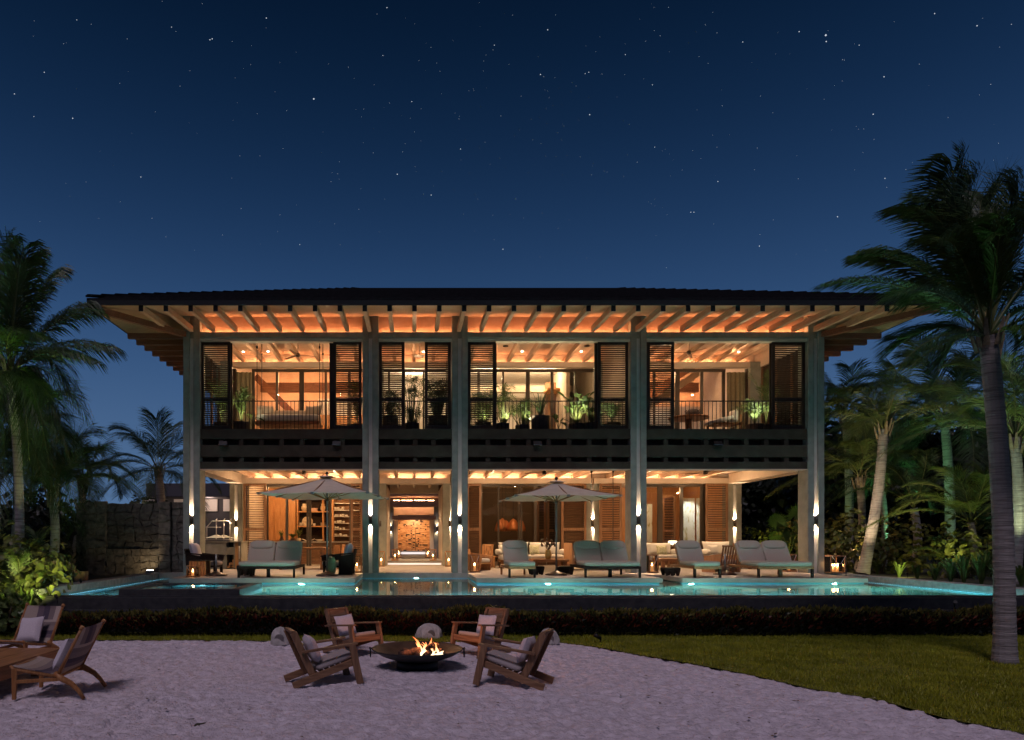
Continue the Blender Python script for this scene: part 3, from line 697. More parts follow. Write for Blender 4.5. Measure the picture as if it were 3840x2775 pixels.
# =================================================================== terrace furniture
def lounger(x0, x1, y0, n, label, group='sun loungers along the pool edge', back=1.08, frame='dark'):
    """foot towards the pool (y0), head towards the house"""
    w = x1-x0; xc = (x0+x1)/2
    t = thing('sun_lounger', label, 'sun lounger', (xc, y0, TZ), group=group); h = w/2; fr = M[frame]
    for sx in (-1, 1):
        for yy in (.05, 1.95): MB().box(sx*h-(.06 if sx > 0 else 0), yy-.04, 0, sx*h+(0 if sx > 0 else .06), yy+.04, .30).build('leg', M['dark'] if yy < 1 else fr, t)
    if n == 2: MB().box(-.05, .3, 0, .05, .38, .26).build('leg', fr, t)
    m = MB(); m.box(-h, 0, .27, -h+.05, 2.0, .35); m.box(h-.05, 0, .27, h, 2.0, .35); m.box(-h+.05, 0, .271, h-.05, .05, .349); m.box(-h+.05, 1.95, .271, h-.05, 2.0, .349)
    m.build('frame', fr if frame == 'dark' else M['teakx'], t, bev=.006)
    for k in range(9): MB().box(-h+.051, .1+k*.13, .30, h-.051, .18+k*.13, .33).build('slat', fr, t)
    MB().blob(TR(0, .62, .425), w+.02, 1.26, .155, .22, 28).build('mattress', M['cushion'], t)
    ang = math.radians(58)      # backrest lean
    for i in range(n):
        cx = -h+w*(i+.5)/n; ww = w/n-.015
        bl = .80; yb, zb = 1.22, .42
        Mx = TR(cx, yb+math.cos(ang)*bl/2*.9, zb+math.sin(ang)*bl/2, rx=ang)
        b = MB().blob(Mx, ww, bl, .13, .25, 20).build('backrest', M['cushion'], t)
        Mp = TR(cx, yb+math.cos(ang)*bl*.83-.07, zb+math.sin(ang)*bl*.86, rx=ang-.06)
        MB().blob(Mp, ww*.86, .32, .13, .5, 18).build('head_pillow', M['cushion'], t)
        MB().beam((cx-ww/2+.03, yb+.02, .34), (cx-ww/2+.03, yb+.52, 1.06), .03, .04).beam((cx+ww/2-.03, yb+.02, .34), (cx+ww/2-.03, yb+.52, 1.06), .03, .04).build('backrest_frame', fr if frame == 'dark' else M['teak'], t)
    return t
lounger(-5.36, -3.60, 20.95, 2, 'double sun lounger with two grey headrests left of the entrance axis, by the left umbrella')
lounger(2.97, 3.80, 20.95, 1, 'single grey sun lounger just left of the right umbrella pole', frame='teakz')
lounger(5.31, 7.04, 20.95, 2, 'double sun lounger right of the right umbrella, in front of the hanging daybed')
lounger(8.67, 9.50, 20.95, 1, 'single sun lounger beside the slatted wooden chair, right of the second column', frame='teakz')
lounger(10.63, 12.34, 20.95, 2, 'double sun lounger furthest right, before the garden opening', frame='teakz')

def umbrella(x, y, rimz, ang, half, top, label):
    t = thing('umbrella', label, 'umbrella', (x, y, TZ), group='square canvas umbrellas on the terrace'); H = top-TZ; R = rimz-TZ
    m = MB().lathe([(.36,0),(.37,.03),(.30,.07),(.12,.12),(.06,.15),(0,.15)], n=28); m.build('base', M['bronze2'], t)
    MB().tube([(0,0,.1),(0,0,H+.02)], .028, 12).build('pole', M['pole'], t)
    MB().lathe([(0,0),(.05,.02),(.055,.06),(.03,.11),(0,.12)], (0,0,H+.02), 12).build('finial', M['bronze'], t)
    hub = R+.02; apex = H-.04
    cs = [(half*math.cos(ang+k*PI/2), half*math.sin(ang+k*PI/2)) for k in range(4)]
    mids = [((cs[k][0]+cs[(k+1) % 4][0])/2, (cs[k][1]+cs[(k+1) % 4][1])/2) for k in range(4)]
    ring = []
    for k in range(4): ring += [cs[k], mids[k]]
    m = MB(); ns = 8
    for k in range(8):
        a = ring[k]; b = ring[(k+1) % 8]; rows = []
        for i in range(ns+1):
            s = i/ns; row = []
            for j in range(5):
                u = j/4; e = (a[0]+(b[0]-a[0])*u, a[1]+(b[1]-a[1])*u)
                zz = apex+(R-apex)*s-.05*math.sin(PI*u)*s*(1-.5*s)-.06*math.sin(PI*s); row.append((e[0]*s, e[1]*s, zz))
            rows.append(row)
        base = len(m.v)
        for r in rows: m.v += r
        for i in range(ns):
            for j in range(4): m._q(base, [(i*5+j, i*5+j+1, (i+1)*5+j+1, (i+1)*5+j)])
    c = m.build('canopy', M['canvas'], t); md = c.modifiers.new('thick', 'SOLIDIFY'); md.thickness = .006
    m = MB(); v4 = [(p[0]*.16, p[1]*.16, apex-.05+.045) for p in ring]
    for k in range(8): m.poly([(0,0,apex+.06), v4[k], v4[(k+1) % 8]])
    m.build('vent_cap', M['canvas'], t).modifiers.new('thick', 'SOLIDIFY').thickness = .006
    for k, p in enumerate(ring):
        f = .985
        MB().beam((p[0]*.03, p[1]*.03, apex-.06), (p[0]*f, p[1]*f, R-.02), .025, .035).build('rib', M['teakz'], t)
        MB().beam((p[0]*.03, p[1]*.03, hub-.12), (p[0]*.5, p[1]*.5, (apex+R)/2-.075), .02, .03).build('strut', M['teakz'], t)
        MB().cbox((p[0]*f, p[1]*f, R-.015), (.09,.09,.06)).build('corner_pocket', M['pole'], t)
    MB().lathe([(.03,-.06),(.06,-.06),(.06,.05),(.03,.05)], (0,0,hub-.12), 12).build('hub', M['bronze'], t)
M['bronze2'] = mat('polished_bronze', (.05,.03,.02), .28, metal=.6, c2=(.08,.045,.03), ns=5)
umbrella(-2.735, 22.0, 3.52, math.atan2(-1.45,-1.93), 2.41, 4.17, 'left square canvas umbrella, seen beside the double lounger')
umbrella(4.755, 22.5, 3.48, math.atan2(-1.6,1.665), 2.31, 4.05, 'right square canvas umbrella, standing between two loungers')
def stand(x, y, label):
    t = thing('umbrella_stand', label, 'umbrella stand', (x, y, TZ), group='empty umbrella bases')
    MB().lathe([(.36,0),(.37,.03),(.30,.07),(.12,.12),(.06,.15),(0,.15)], n=28).build('base', M['bronze2'], t)
    MB().tube([(0,0,.12),(0,0,.70)], .03, 12).build('tube', M['pole'], t)
stand(-6.34, 22.1, 'empty umbrella base with a short tube beside the left dark armchair')
stand(10.45, 22.8, 'empty umbrella base with a short tube by the slatted wooden chair')

def stool(x, y, w, d, h, label, rz=0, m_='dark'):
    t = thing('carved_stool', label, 'stool', (x, y, TZ), rz, 'low carved stools'); fr = M[m_]
    MB().box(-w/2, -d/2, h-.07, w/2, d/2, h).build('seat', fr, t, bev=.015)
    n = 3
    for i in range(n):
        for sy in (-1, 1):
            c = -w/2+w*(i+.5)/n
            MB().prism([(c-w/n*.48, sy*d*.42-.03, h-.071), (c-w*.06, sy*d*.42-.03, 0), (c+w*.06, sy*d*.42-.03, 0), (c+w/n*.48, sy*d*.42-.03, h-.071)], (0,.06,0)).build('leg', fr, t)
stool(px(924,22.3), 22.3, .55, .4, .33, 'low carved stool tucked under the left double lounger')
stool(px(2010,22.9), 22.9, .50, .4, .28, 'low carved stool behind the foot of the single lounger near the right umbrella')
stool(px(2122,22.9), 23.0, .52, .4, .28, 'low carved stool just right of the right umbrella base')
stool(px(2514,22.3), 22.3, .52, .4, .26, 'low carved stool left of the single lounger by the second column from the right')
stool(px(2732,22.8), 23.1, .56, .4, .28, 'low carved stool behind the empty umbrella base on the right', m_='gteak')

def box_chair(x, y, rz, label, w=.85):
    t = thing('armchair', label, 'armchair', (x, y, TZ), rz, 'dark box armchairs')     # local: faces +y
    fr = M['dark']; h = w/2
    for sx in (-1, 1):
        xo = sx*h-.06*(sx > 0)
        MB().prism([(xo, -.52, 0), (xo, -.06, 0), (xo, -.06, .62), (xo, -.56, .70)], (.06,0,0)).build('side_panel', fr, t)
        MB().prism([(xo, -.059, .50), (xo, .49, .46), (xo, .51, .60), (xo, -.059, .65)], (.06,0,0)).build('arm_panel', fr, t)
        MB().box(xo, .38, 0, xo+.06, .46, .455).build('front_leg', fr, t)
        MB().beam((sx*(h-.03), -.58, .72), (sx*(h-.03), .54, .62), .10, .04).build('armrest', fr, t)
    MB().beam((0, -.45, .25), (0, -.60, .86), w-.13, .05, up=(0,1,0)).build('backrest', fr, t)
    MB().box(-h+.065, -.45, .24, h-.065, .46, .30).build('seat_base', fr, t)
    MB().blob(TR(0, .02, .37), w-.15, .98, .15, .25).build('seat_cushion', M['seat'], t)
    MB().pillow(TR(0, -.34, .76, rx=.25), w-.16, .62, .26).build('back_pillow', M['pillow'], t)
    return t
box_chair(px(775,23.3), 23.2, -PI/2, 'dark box armchair with a pale pillow facing right, left end of the terrace')
box_chair(px(1268,23.1), 23.1, PI/2, 'dark box armchair with a pale pillow facing left, behind the left umbrella pole')
t = thing('side_table', 'small slatted wooden cube table in front of the left dark armchair', 'side table', (px(750,22.3), 22.3, TZ))
for k in range(6): MB().box(-.27+.091*k, -.26, 0, -.27+.091*k+.08, -.22, .47).build('slat', M['teakz'], t)
for k in range(6): MB().box(-.27+.091*k, .22, 0, -.27+.091*k+.08, .26, .47).build('slat', M['teakz'], t)
MB().box(-.28, -.27, .47, .28, .27, .50).build('table_top', M['dark'], t, bev=.004)
# green ceramic jar
tag(MB().lathe([(.08,0),(.13,.12),(.16,.35),(.12,.52),(.09,.58),(.11,.6)], (px(1259,23.6), 22.4, TZ), 20).build('ceramic_jar', mat('green_glaze', (.16,.2,.09), .3, c2=(.25,.28,.13), ns=8)), 'green glazed jar standing in front of the right-hand dark armchair', 'jar')

# lanterns --------------------------------------------------------------------
def lantern(x, y, z, w, h, label, n=1, wd='teakz', e=7.0, strap=True):
    t = thing('candle_lantern', label, 'lantern', (x, y, z), group='candle lanterns'); a = w/2; p = w*.075; fr = M[wd]
    for sx in (-1, 1):
        for sy in (-1, 1): MB().box(sx*a-(p if sx > 0 else 0), sy*a-(p if sy > 0 else 0), .03, sx*a+(0 if sx > 0 else p), sy*a+(0 if sy > 0 else p), h-.025).build('post', fr, t)
    MB().box(-a-.01, -a-.01, 0, a+.01, a+.01, .045).build('base', fr, t)
    m = MB(); q = h-.04
    m.box(-a-.01, -a-.01, q, a+.01, -a+p*1.5, h); m.box(-a-.01, a-p*1.5, q, a+.01, a+.01, h); m.box(-a-.01, -a+p*1.5, q+.001, -a+p*1.5, a-p*1.5, h-.001); m.box(a-p*1.5, -a+p*1.5, q+.001, a+.01, a-p*1.5, h-.001)
    m.build('top_frame', fr, t)
    for (x0,y0,x1,y1) in ((-a+p,-a+.01,a-p,-a+.014), (-a+.01,-a+p,-a+.014,a-p), (a-.014,-a+p,a-.01,a-p)):
        MB().box(x0, y0, .046, x1, y1, q-.001).build('pane', M['lglass'], t)
    if strap: MB().tube([(-a*.9, -a-.02, h-.02), (-a*.4, -a-.05, h*.62), (a*.2, -a-.05, h*.52), (a*.9, -a-.02, h-.02)], .009, 6).build('rope_handle', M['groove'], t)
    sp_ = [(0,0)] if n == 1 else [(-.16,.0),(.0,-.04),(.15,.03),(.02,.14)]
    ch = h*.30
    for cx, cy_ in sp_:
        c = MB().lathe([(0,.046),(.04,.046),(.04,.046+ch),(0,.046+ch)], (cx, cy_, 0), 14).build('candle', M['candlewax'], t)
        MB().lathe([(0,0),(.02,.015),(.023,.04),(.012,.075),(0,.10)], (cx, cy_, .05+ch), 10).build('flame', M['flame'], c)
    l = lamp('candle_light', 'POINT', (0,0,0), e, (1,.46,.16), None, .03); l.parent = t; l.location = (0, 0, .046+ch+.06)
lantern(px(721,21.3), 21.35, TZ, .31, .37, 'small glowing candle lantern on the terrace edge below the far left column')
lantern(px(600,25.1), 25.1, TZ, .27, .34, 'small candle lantern on the pool coping in front of the stone wall')
lantern(px(1338,24.2), 24.25, TZ, .33, .64, 'tall candle lantern beside the dark armchair, left of the entrance')
lantern(px(1780,24.4), 24.45, TZ, .33, .63, 'tall candle lantern just right of the entrance column, by the plank chair')
lantern(px(2445,24.2), 24.2, TZ, .33, .64, 'tall candle lantern beside the column between the right-hand loungers')
lantern(px(2990,24.35), 24.9, TZ, .36, .64, 'tall candle lantern behind the far right double lounger')
lantern(px(3140,23.7), 23.9, TZ, .52, .62, 'wide four-candle lantern on the coping right of the house', 4, 'gteakz')
lantern(px(1434,30.6)-.0, 29.4, TZ, .30, .66, 'tall lantern at the left pier of the entrance passage')
lantern(px(1677,30.6), 29.4, TZ, .30, .66, 'tall lantern at the right pier of the entrance passage')
lantern(px(1481,31.6), 31.75, TZ+.18, .30, .52, 'lantern on the left end of the passage step', wd='orange')
lantern(px(1624,31.6), 31.75, TZ+.18, .30, .52, 'lantern on the right end of the passage step', wd='orange')
lantern(px(1495,36), 36.2, TZ+.18, .28, .48, 'small far lantern deep in the passage, left of the mosaic door')
lantern(px(1604,36), 36.2, TZ+.18, .28, .48, 'small far lantern deep in the passage, right of the mosaic door')

# outdoor kitchen ---------------------------------------------------------------
k = thing('grill_counter', 'grey concrete outdoor kitchen counter with steel raising grill and firewood bay', 'outdoor kitchen', (px(840,27), 27.3, TZ))
def K(mb, n, m, p=None, **kw): return mb.build(n, m, p or k, world=True, **kw)
kz = 2.035; kx0, kx1 = px(772,27), px(904,27)
K(MB().box(kx0, 27.0, TZ, px(845,27), 28.2, kz-.04), 'counter_block', M['concrete'])
K(MB().box(px(845,27), 27.0, TZ, px(849,27), 28.2, kz-.041), 'counter_leg', M['concrete'])
K(MB().box(px(849,27), 27.02, 1.50, px(876,27), 28.0, 1.80), 'drawer_front', M['concrete'], bev=.004)
K(MB().box(px(849,27), 27.4, 1.80, px(876,27), 28.0, kz-.042), 'control_recess', M['iron'])
K(MB().box(px(876,27), 27.0, TZ, px(881,27), 28.2, kz-.041), 'counter_leg', M['concrete'])
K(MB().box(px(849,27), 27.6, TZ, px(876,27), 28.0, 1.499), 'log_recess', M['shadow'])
K(MB().box(kx0-.02, 26.97, kz-.039, kx1+.02, 28.25, kz), 'counter_slab', M['concrete'])
K(MB().box(px(881,27), 27.03, TZ+.02, px(893,27), 28.1, kz-.05), 'oak_door', M['orange'])
K(MB().box(px(893,27), 27.03, TZ, px(904,27), 28.1, kz-.05), 'counter_leg', M['concrete'])
K(MB().tube([(px(898,27), 26.97, 1.35), (px(898,27), 26.97, 1.85)], .015, 8), 'door_handle', M['steel'])
for i in range(9):
    cx = px(851.5+random.random()*21, 27); cz = TZ+.08+(i//4)*.12
    K(MB().tube([(cx, 27.1, cz), (cx+.02, 27.55, cz)], .055, 8), 'firewood_log', M['orangex'])
g = thing('asado_grill', 'steel frame grill with two pyramid hoods on the outdoor kitchen counter', 'grill', (px(838,27), 27.5, kz))
def G(mb, n): return mb.build(n, M['steel'], g, world=True)
pt = lambda a, b, Y=27.3: P(a, b, Y)
for yy in (27.1, 27.9):
    G(MB().tube([P(775.5,2026,yy), P(775.5,1976,yy), P(795,1954,yy), P(862,1954,yy)], .022, 8), 'frame_tube'); G(MB().tube([P(862,1954,yy), P(862,2026,yy)], .022, 8), 'frame_tube')
G(MB().tube([P(811,2026,27.2), P(811,1950,27.2)], .022, 8), 'mast'); G(MB().tube([P(839,2026,27.6), P(839,1950,27.6)], .022, 8), 'mast')
G(MB().beam(P(776,1977,27.2), P(826,1977,27.2), .3, .03), 'grate'); G(MB().beam(P(776,2024,27.3), P(864,2024,27.3), .6, .03), 'fire_tray')
def hood(a, b, c, top, bot, Y):
    m = MB(); x0, x1, xc = px(a,Y), px(b,Y), px(c,Y); z0, z1 = pz(bot,Y), pz(top,Y)
    for q, r in (((x0,Y-.35),(x1,Y-.35)), ((x1,Y-.35),(x1,Y+.35)), ((x1,Y+.35),(x0,Y+.35)), ((x0,Y+.35),(x0,Y-.35))): m.poly([(*q,z0),(*r,z0),(xc,Y,z1)])
    G(m, 'hood')
hood(778, 842, 812, 2003, 2018, 27.3); hood(815, 870, 838, 2004, 2018, 27.9)
for a, b in ((812,1948),(841,1949),(865,1950),(868,1962)):
    G(MB().tube([P(a-3,b+2,27.15), P(a+3,b-5,27.15)], .012, 6).tube([P(a,b+3,27.15), P(a,b-1,27.15)], .03, 8), 'hand_crank')

# lounge furniture under the ground veranda ---------------------------------------
def table(name, label, cat, x0, y0, x1, y1, h, fr, leg=.12, th=.08, slab=False):
    t = thing(name, label, cat, ((x0+x1)/2, (y0+y1)/2, TZ)); a, b = (x1-x0)/2, (y1-y0)/2; n = max(2, round((y1-y0)/.25))
    for i in range(n): MB().box(-a, -b+2*b*i/n+.003, h-th, a, -b+2*b*(i+1)/n-.003, h).build('plank', M[fr+'x'] if fr+'x' in M else M[fr], t, bev=.004)
    for sx in (-1, 1):
        for sy in (-1, 1):
            if slab and sy > 0: continue
            if slab: MB().box(sx*(a-.15)-.05, -b+.05, 0, sx*(a-.15)+.05, b-.05, h-th-.001).build('leg', M[fr], t)
            else: MB().box(sx*(a-leg)-leg/2, sy*(b-leg)-leg/2, 0, sx*(a-leg)+leg/2, sy*(b-leg)+leg/2, h-th-.001).build('leg', M[fr], t)
    return t
table('dining_table', 'long wooden dining table between the left double lounger and the dark armchair', 'table', px(1040,26.5), 26.3, px(1222,26.5), 27.5, .86, 'teak', slab=True)
table('coffee_table', 'low wooden coffee table with a flower vase, right of the entrance', 'table', px(1995,25.9), 25.6, px(2128,25.9), 26.5, .42, 'teak')
table('coffee_table', 'low wooden coffee table by the lantern of the right-hand lounge', 'table', px(2464,25.9), 25.5, px(2540,25.9), 26.4, .45, 'teak')
def dining_chair(x, y, rz, label):
    t = thing('dining_chair', label, 'chair', (x, y, TZ), rz, 'dining chairs around the wooden tables')
    for sx in (-1, 1):
        for sy in (-1, 1): MB().beam((sx*.22, sy*.22, 0), (sx*.22, sy*.2-(.1 if sy < 0 else 0), .92 if sy < 0 else .45), .05, .05).build('leg', M['orange'], t)
    MB().box(-.24, -.23, .43, .24, .24, .47).build('seat', M['orangex'], t)
    for k_ in range(5): MB().beam((-.18+.09*k_, -.235, .48), (-.18+.09*k_, -.31, .90), .04, .02).build('back_slat', M['orange'], t)
    MB().beam((-.24, -.31, .93), (.24, -.31, .93), .04, .06).build('top_rail', M['orangex'], t)
    return t
for i, (a, Y, rz, lab) in enumerate(((1238,26.9,1.2,'orange wood slatted dining chair at the right end of the long table'), (1262,27.5,1.9,'slatted dining chair just behind the one at the table end'),
      (1020,27.0,-1.4,'slatted dining chair at the left end of the long table, peeking over the lounger'), (1290,27.2,1.6,'slatted dining chair nearest the right-hand dark armchair'))):
    dining_chair(px(a,Y), Y, rz, lab)
for a, Y, rz, lab in ((1818,28.5,2.6,'light dining chair right of the entrance, nearer the plank chair'), (1852,28.3,-2.4,'light dining chair right of the entrance, nearer the sofa')):
    dining_chair(px(a,Y), Y, rz, lab)
def sofa(x0, x1, y, label, h=1.05, pats=(), n=2, arms=True, back=True):
    t = thing('sofa', label, 'sofa', ((x0+x1)/2, y, TZ), group='cream lounge sofas'); w = (x1-x0)/2
    for sx in (-1, 1):
        for yy in (.05, .85): MB().box(sx*(w-.1)-.05, yy-.05, 0, sx*(w-.1)+.05, yy+.05, .3).build('leg', M['teakz'], t)
    MB().box(-w, 0, .26, w, .95, .34).build('frame', M['teakx'], t, bev=.006)
    for i in range(n):
        ww = (2*w)/n
        MB().blob(TR(-w+ww*(i+.5), .42, .45), ww-.02, .95, .22, .22, 22).build('seat_cushion', M['cushion2'], t)
        if back: MB().pillow(TR(-w+ww*(i+.5), .78, .78, rx=-.22), ww-.04, h-.48, .26, 10).build('back_cushion', M['cushion2'], t)
    if arms:
        for sx in (-1, 1): MB().blob(TR(sx*(w+.02), .45, .66), .22, .85, .24, .6).build('arm_cushion', M['cushion2'], t)
    for fx, m_ in pats: MB().pillow(TR(fx*w, .45, .74, rx=-.25), .42, .42, .16).build('scatter_cushion', M[m_], t)
    return t
sofa(px(1872,27.6), px(2112,27.6), 27.3, 'long cream sofa with a patterned cushion behind the right umbrella', pats=((.12,'pattern'),(.6,'cushion2'),(-.85,'cushion2')))
sofa(px(2340,27.2), px(2540,27.2), 27.0, 'cream sofa with olive cushions seen right of the third column', pats=((-.55,'cushion2'),(.5,'pattern')), h=1.0)
sofa(px(2660,27), px(2770,27), 26.9, 'cream sofa heaped with cushions behind the slatted chair', h=1.12, pats=((-.5,'cushion2'),(.55,'cushion2')), n=1)
sofa(px(2800,27), px(2960,27), 26.9, 'cream sofa mostly hidden behind the far right double lounger', h=.95, arms=False)
# hanging daybed
d = thing('hanging_daybed', 'wooden daybed hung on dark ropes behind the right-of-centre double lounger', 'daybed', (px(2240,26.4), 26.4, TZ+.25))
MB().box(-1.05, -.6, 0, 1.25, .7, .10).build('frame', M['teakx'], d); MB().blob(TR(.1, .05, .2), 2.2, 1.25, .2, .2).build('mattress', M['cushion2'], d)
for i in range(3): MB().pillow(TR(-.6+.7*i, .5, .55, rx=-.2), .7, .45, .2).build('back_cushion', M['cushion2'], d)
MB().box(-1.13, -.65, -.1, -1.06, .75, .78).build('end_panel', M['orange'], d)
for a in (2226, 2290, 2307.6): MB().tube([(px(a,26.4)-px(2240,26.4), .3 if a != 2290 else -.3, .1), (px(a,26.4)-px(2240,26.4), .3 if a != 2290 else -.3, 3.8)], .014, 6).build('rope', M['iron'], d)
for a in (2226, 2307.6): MB().lathe([(0,0),(.035,.03),(.045,.1),(.03,.17),(0,.2)], (px(a,26.4)-px(2240,26.4), .3, 3.5), 10).build('pulley', M['iron'], d)
# plank chair and slatted chair
def plank_chair(x, y, rz, label, slat=False, w=.8):
    t = thing('plank_chair', label, 'armchair', (x, y, TZ), rz, 'plank sided armchairs'); h = w/2; fr = M['orange']
    for sx in (-1, 1): MB().prism([(sx*h-.025, -.45, 0), (sx*h-.025, .35, 0), (sx*h-.025, .45, .55), (sx*h-.025, -.55, .66)], (.05,0,0)).build('side_panel', fr, t, bev=.006)
    MB().box(-h+.026, -.4, .25, h-.026, .38, .30).build('seat_base', fr, t); MB().blob(TR(0, 0, .38), w-.1, .8, .15, .25).build('seat_cushion', M['cushion2'], t)
    if slat:
        for i in range(8): MB().beam((-h+.07+i*(w-.14)/7, -.42, .15), (-h+.07+i*(w-.14)/7, -.58, .92), .06, .03, up=(0,1,0)).build('back_slat', M['gteakz'], t)
        MB().beam((-h+.02, -.59, .94), (h-.02, -.59, .94), .05, .06).build('top_rail', M['gteak'], t)
    else: MB().beam((0, -.45, .25), (0, -.56, .8), w-.06, .04, up=(0,1,0)).build('back_panel', fr, t)
    return t
plank_chair(px(1792,25.6), 25.9, -2.2, 'orange plank-sided armchair beside the lantern right of the entrance')
plank_chair(px(2700,24.6), 24.6, .35, 'slatted-back wooden armchair between the single and the far right double lounger', True, .95)
# vase of proteas
v = thing('flower_vase', 'ochre vase with dark protea flowers on the coffee table', 'vase', (px(2056,25.9), 25.9, TZ+.42))
MB().lathe([(.09,0),(.12,.1),(.12,.26),(.09,.32),(.11,.36)], n=18).build('vase', mat('ochre_glaze', (.3,.2,.05), .35), v)
m = MB(); M['protea'] = mat('protea_flower', (.12,.035,.025), .7, c2=(.05,.07,.03), ns=20)
for i in range(16):
    a = random.uniform(0, 2*PI); r = random.uniform(.05, .32); h = .36+random.uniform(.12,.36)
    m.tube([(0,0,.3), (r*math.cos(a)*.5, r*math.sin(a)*.5, .3+h*.4), (r*math.cos(a), r*math.sin(a), h)], .008, 5); m.lathe([(0,0),(.03,.02),(.045,.06),(.015,.13)], (r*math.cos(a), r*math.sin(a), h-.02), 7)
m.build('flowers', M['protea'], v)
# table lamp in the right lounge
tl = thing('table_lamp', 'small glowing white table lamp behind the right-hand sofa', 'lamp', (px(2524,30.8), 30.85, TZ))
MB().box(-.25,-.25,0,.25,.25,.86).build('stand', M['gteak'], tl); MB().lathe([(.16,0),(.20,.02),(.18,.15),(.05,.16)], (0,0,.94), 18).build('shade', em('lamp_shade', (1,.85,.65), 5), tl); MB().lathe([(.02,.861),(.02,.95)], n=8).build('stem', M['steel'], tl)
# copper pendants
for i, (a, b, r) in enumerate(((1874,1992,.24), (1901,1992,.22), (1925,1990,.30), (1958,1992,.22), (1884,1985,.2))):
    x, Y = px(a, 31.8), 31.8+.35*(i % 2); z = pz(b, Y)
    t = thing('pendant_lamp', 'hanging bell-shaped copper pendant lamp behind the glass doors, '+['leftmost of the cluster','second from the left','largest, in the middle','rightmost of the cluster','hanging higher at the back left'][i], 'pendant lamp', (x, Y, z), group='copper pendants')
    MB().lathe([(r,0),(r*1.0,.12),(r*.85,.26),(r*.5,.38+r*.3),(r*.15,.45+r*.3),(.02,.47+r*.3)], n=24).build('shade', M['copper'], t); MB().tube([(0,0,.5),(0,0,2.6-.0)], .008, 5).build('cord', M['iron'], t)
# kitchen bits
for a, b, w_, h_, lab, m_ in ((1140,1918,.30,.36,'round painted jar on the top kitchen shelf, left','ceramic'), (1210,1918,.26,.36,'round painted jar on the top kitchen shelf, right','ceramic')):
    tag(MB().lathe([(w_*.3,0),(w_*.5,h_*.35),(w_*.5,h_*.55),(w_*.32,h_*.8),(w_*.36,h_)], (px(a,33.5), 33.6, pz(b-2,33.4)), 18).build('jar', M[m_]), lab, 'jar')
tag(MB().box(px(1165,33.5), 33.45, pz(1916.5,33.4), px(1189,33.5), 33.75, pz(1905,33.4)).build('pink_box', mat('pink_box', (.5,.3,.22), .7)), 'pinkish box between the two jars on the top shelf', 'box')
tag(MB().tube([(px(1153,33.7), 33.66, pz(1957,33.6)), (px(1153,33.7), 33.70, pz(1957,33.6))], .265, 28).build('round_platter', M['ceramic']), 'large round platter standing on the middle kitchen shelf', 'platter')
for a, lab in ((1128,'stack of plates left on the middle kitchen shelf'), (1210,'stack of bowls right on the middle kitchen shelf')):
    t = thing('dish_stack', lab, 'dishes', (px(a,33.5), 33.55, pz(1972,33.4)))
    for i in range(4): MB().lathe([(.06,0),(.12,.03),(.12,.035)], (0,0,i*.04), 14).build('dish', M['whitec'], t)
tag(MB().lathe([(.04,0),(.06,.01),(.06,.12)], (px(1178,33.5), 33.5, pz(1972,33.4)), 14).build('mug', M['whitec']), 'white mug in the middle of the kitchen shelf', 'mug')
tag(MB().lathe([(.08,0),(.2,.08),(.21,.1)], (px(1200,33), 32.8, 2.0), 20).build('bowl', M['whitec']), 'shallow white bowl on the kitchen counter', 'bowl')
b_ = MB(); b_.beam((px(1134,32.9),32.9,2.12),(px(1149,32.9),32.9,2.03),.3,.02).beam((px(1164,32.9),32.9,2.03),(px(1179,32.9),32.9,2.12),.3,.02); b_.box(px(1150,32.9),32.8,2.001,px(1163,32.9),33.0,2.03)
tag(b_.build('open_book', M['whitec']), 'open book on a stand on the kitchen counter', 'book')

# ceiling fans -----------------------------------------------------------------
def fan(x, y, z, top, rz, label, r=.78):
    t = thing('ceiling_fan', label, 'ceiling fan', (x, y, z), rz, 'ceiling fans')
    MB().tube([(0,0,.08),(0,0,top-z)], .012, 6).build('rod', M['iron'], t)
    MB().lathe([(0,-.07),(.07,-.06),(.09,0),(.07,.07),(0,.09)], n=16).build('motor', M['bronze'], t); MB().lathe([(.05,0),(.03,.07),(.01,.08)], (0,0,top-z-.08), 12).build('canopy', M['bronze'], t)
    for k_ in range(3):
        a = k_*2*PI/3; c, s = math.cos(a), math.sin(a); q = MB()
        f = lambda u, v, w: (c*u-s*v, s*u+c*v, w)
        q.prism([f(.08,-.03,.0), f(.3,-.07,-.01), f(r,-.05,-.02), f(r,.03,.0), f(.3,.05,.01), f(.08,.03,0)], (0,0,.012)); q.build('blade', M['gteak'], t)
fan(px(1117,26.2), 26.2, 9.18, 9.79, .3, 'dark three-bladed fan under the ceiling of the left upper veranda')
fan(px(2584,26.0), 26.0, 9.22, 9.79, 1.1, 'dark three-bladed fan under the ceiling of the right upper veranda')
fan(px(1139,27), 27.0, 4.74, 4.98, .1, 'fan under the ground floor ceiling above the dining table', .75)
fan(px(2041,27), 27.0, 4.74, 4.98, .8, 'fan under the ground floor ceiling above the long cream sofa', .75)
fan(px(2645,27), 27.0, 4.74, 4.98, .5, 'fan under the ground floor ceiling of the right-hand lounge', .75)
t = thing('rain_shower', 'round rain shower head hanging in the narrow upper bay', 'shower head', (px(1572,26.5), 26.5, pz(1336,26.5)))
MB().lathe([(0,0),(.2,0),(.2,.02),(.03,.05)], n=24).build('head', M['steel'], t); MB().tube([(0,0,.05),(0,0,9.79-pz(1336,26.5))], .012, 6).build('pipe', M['iron'], t)
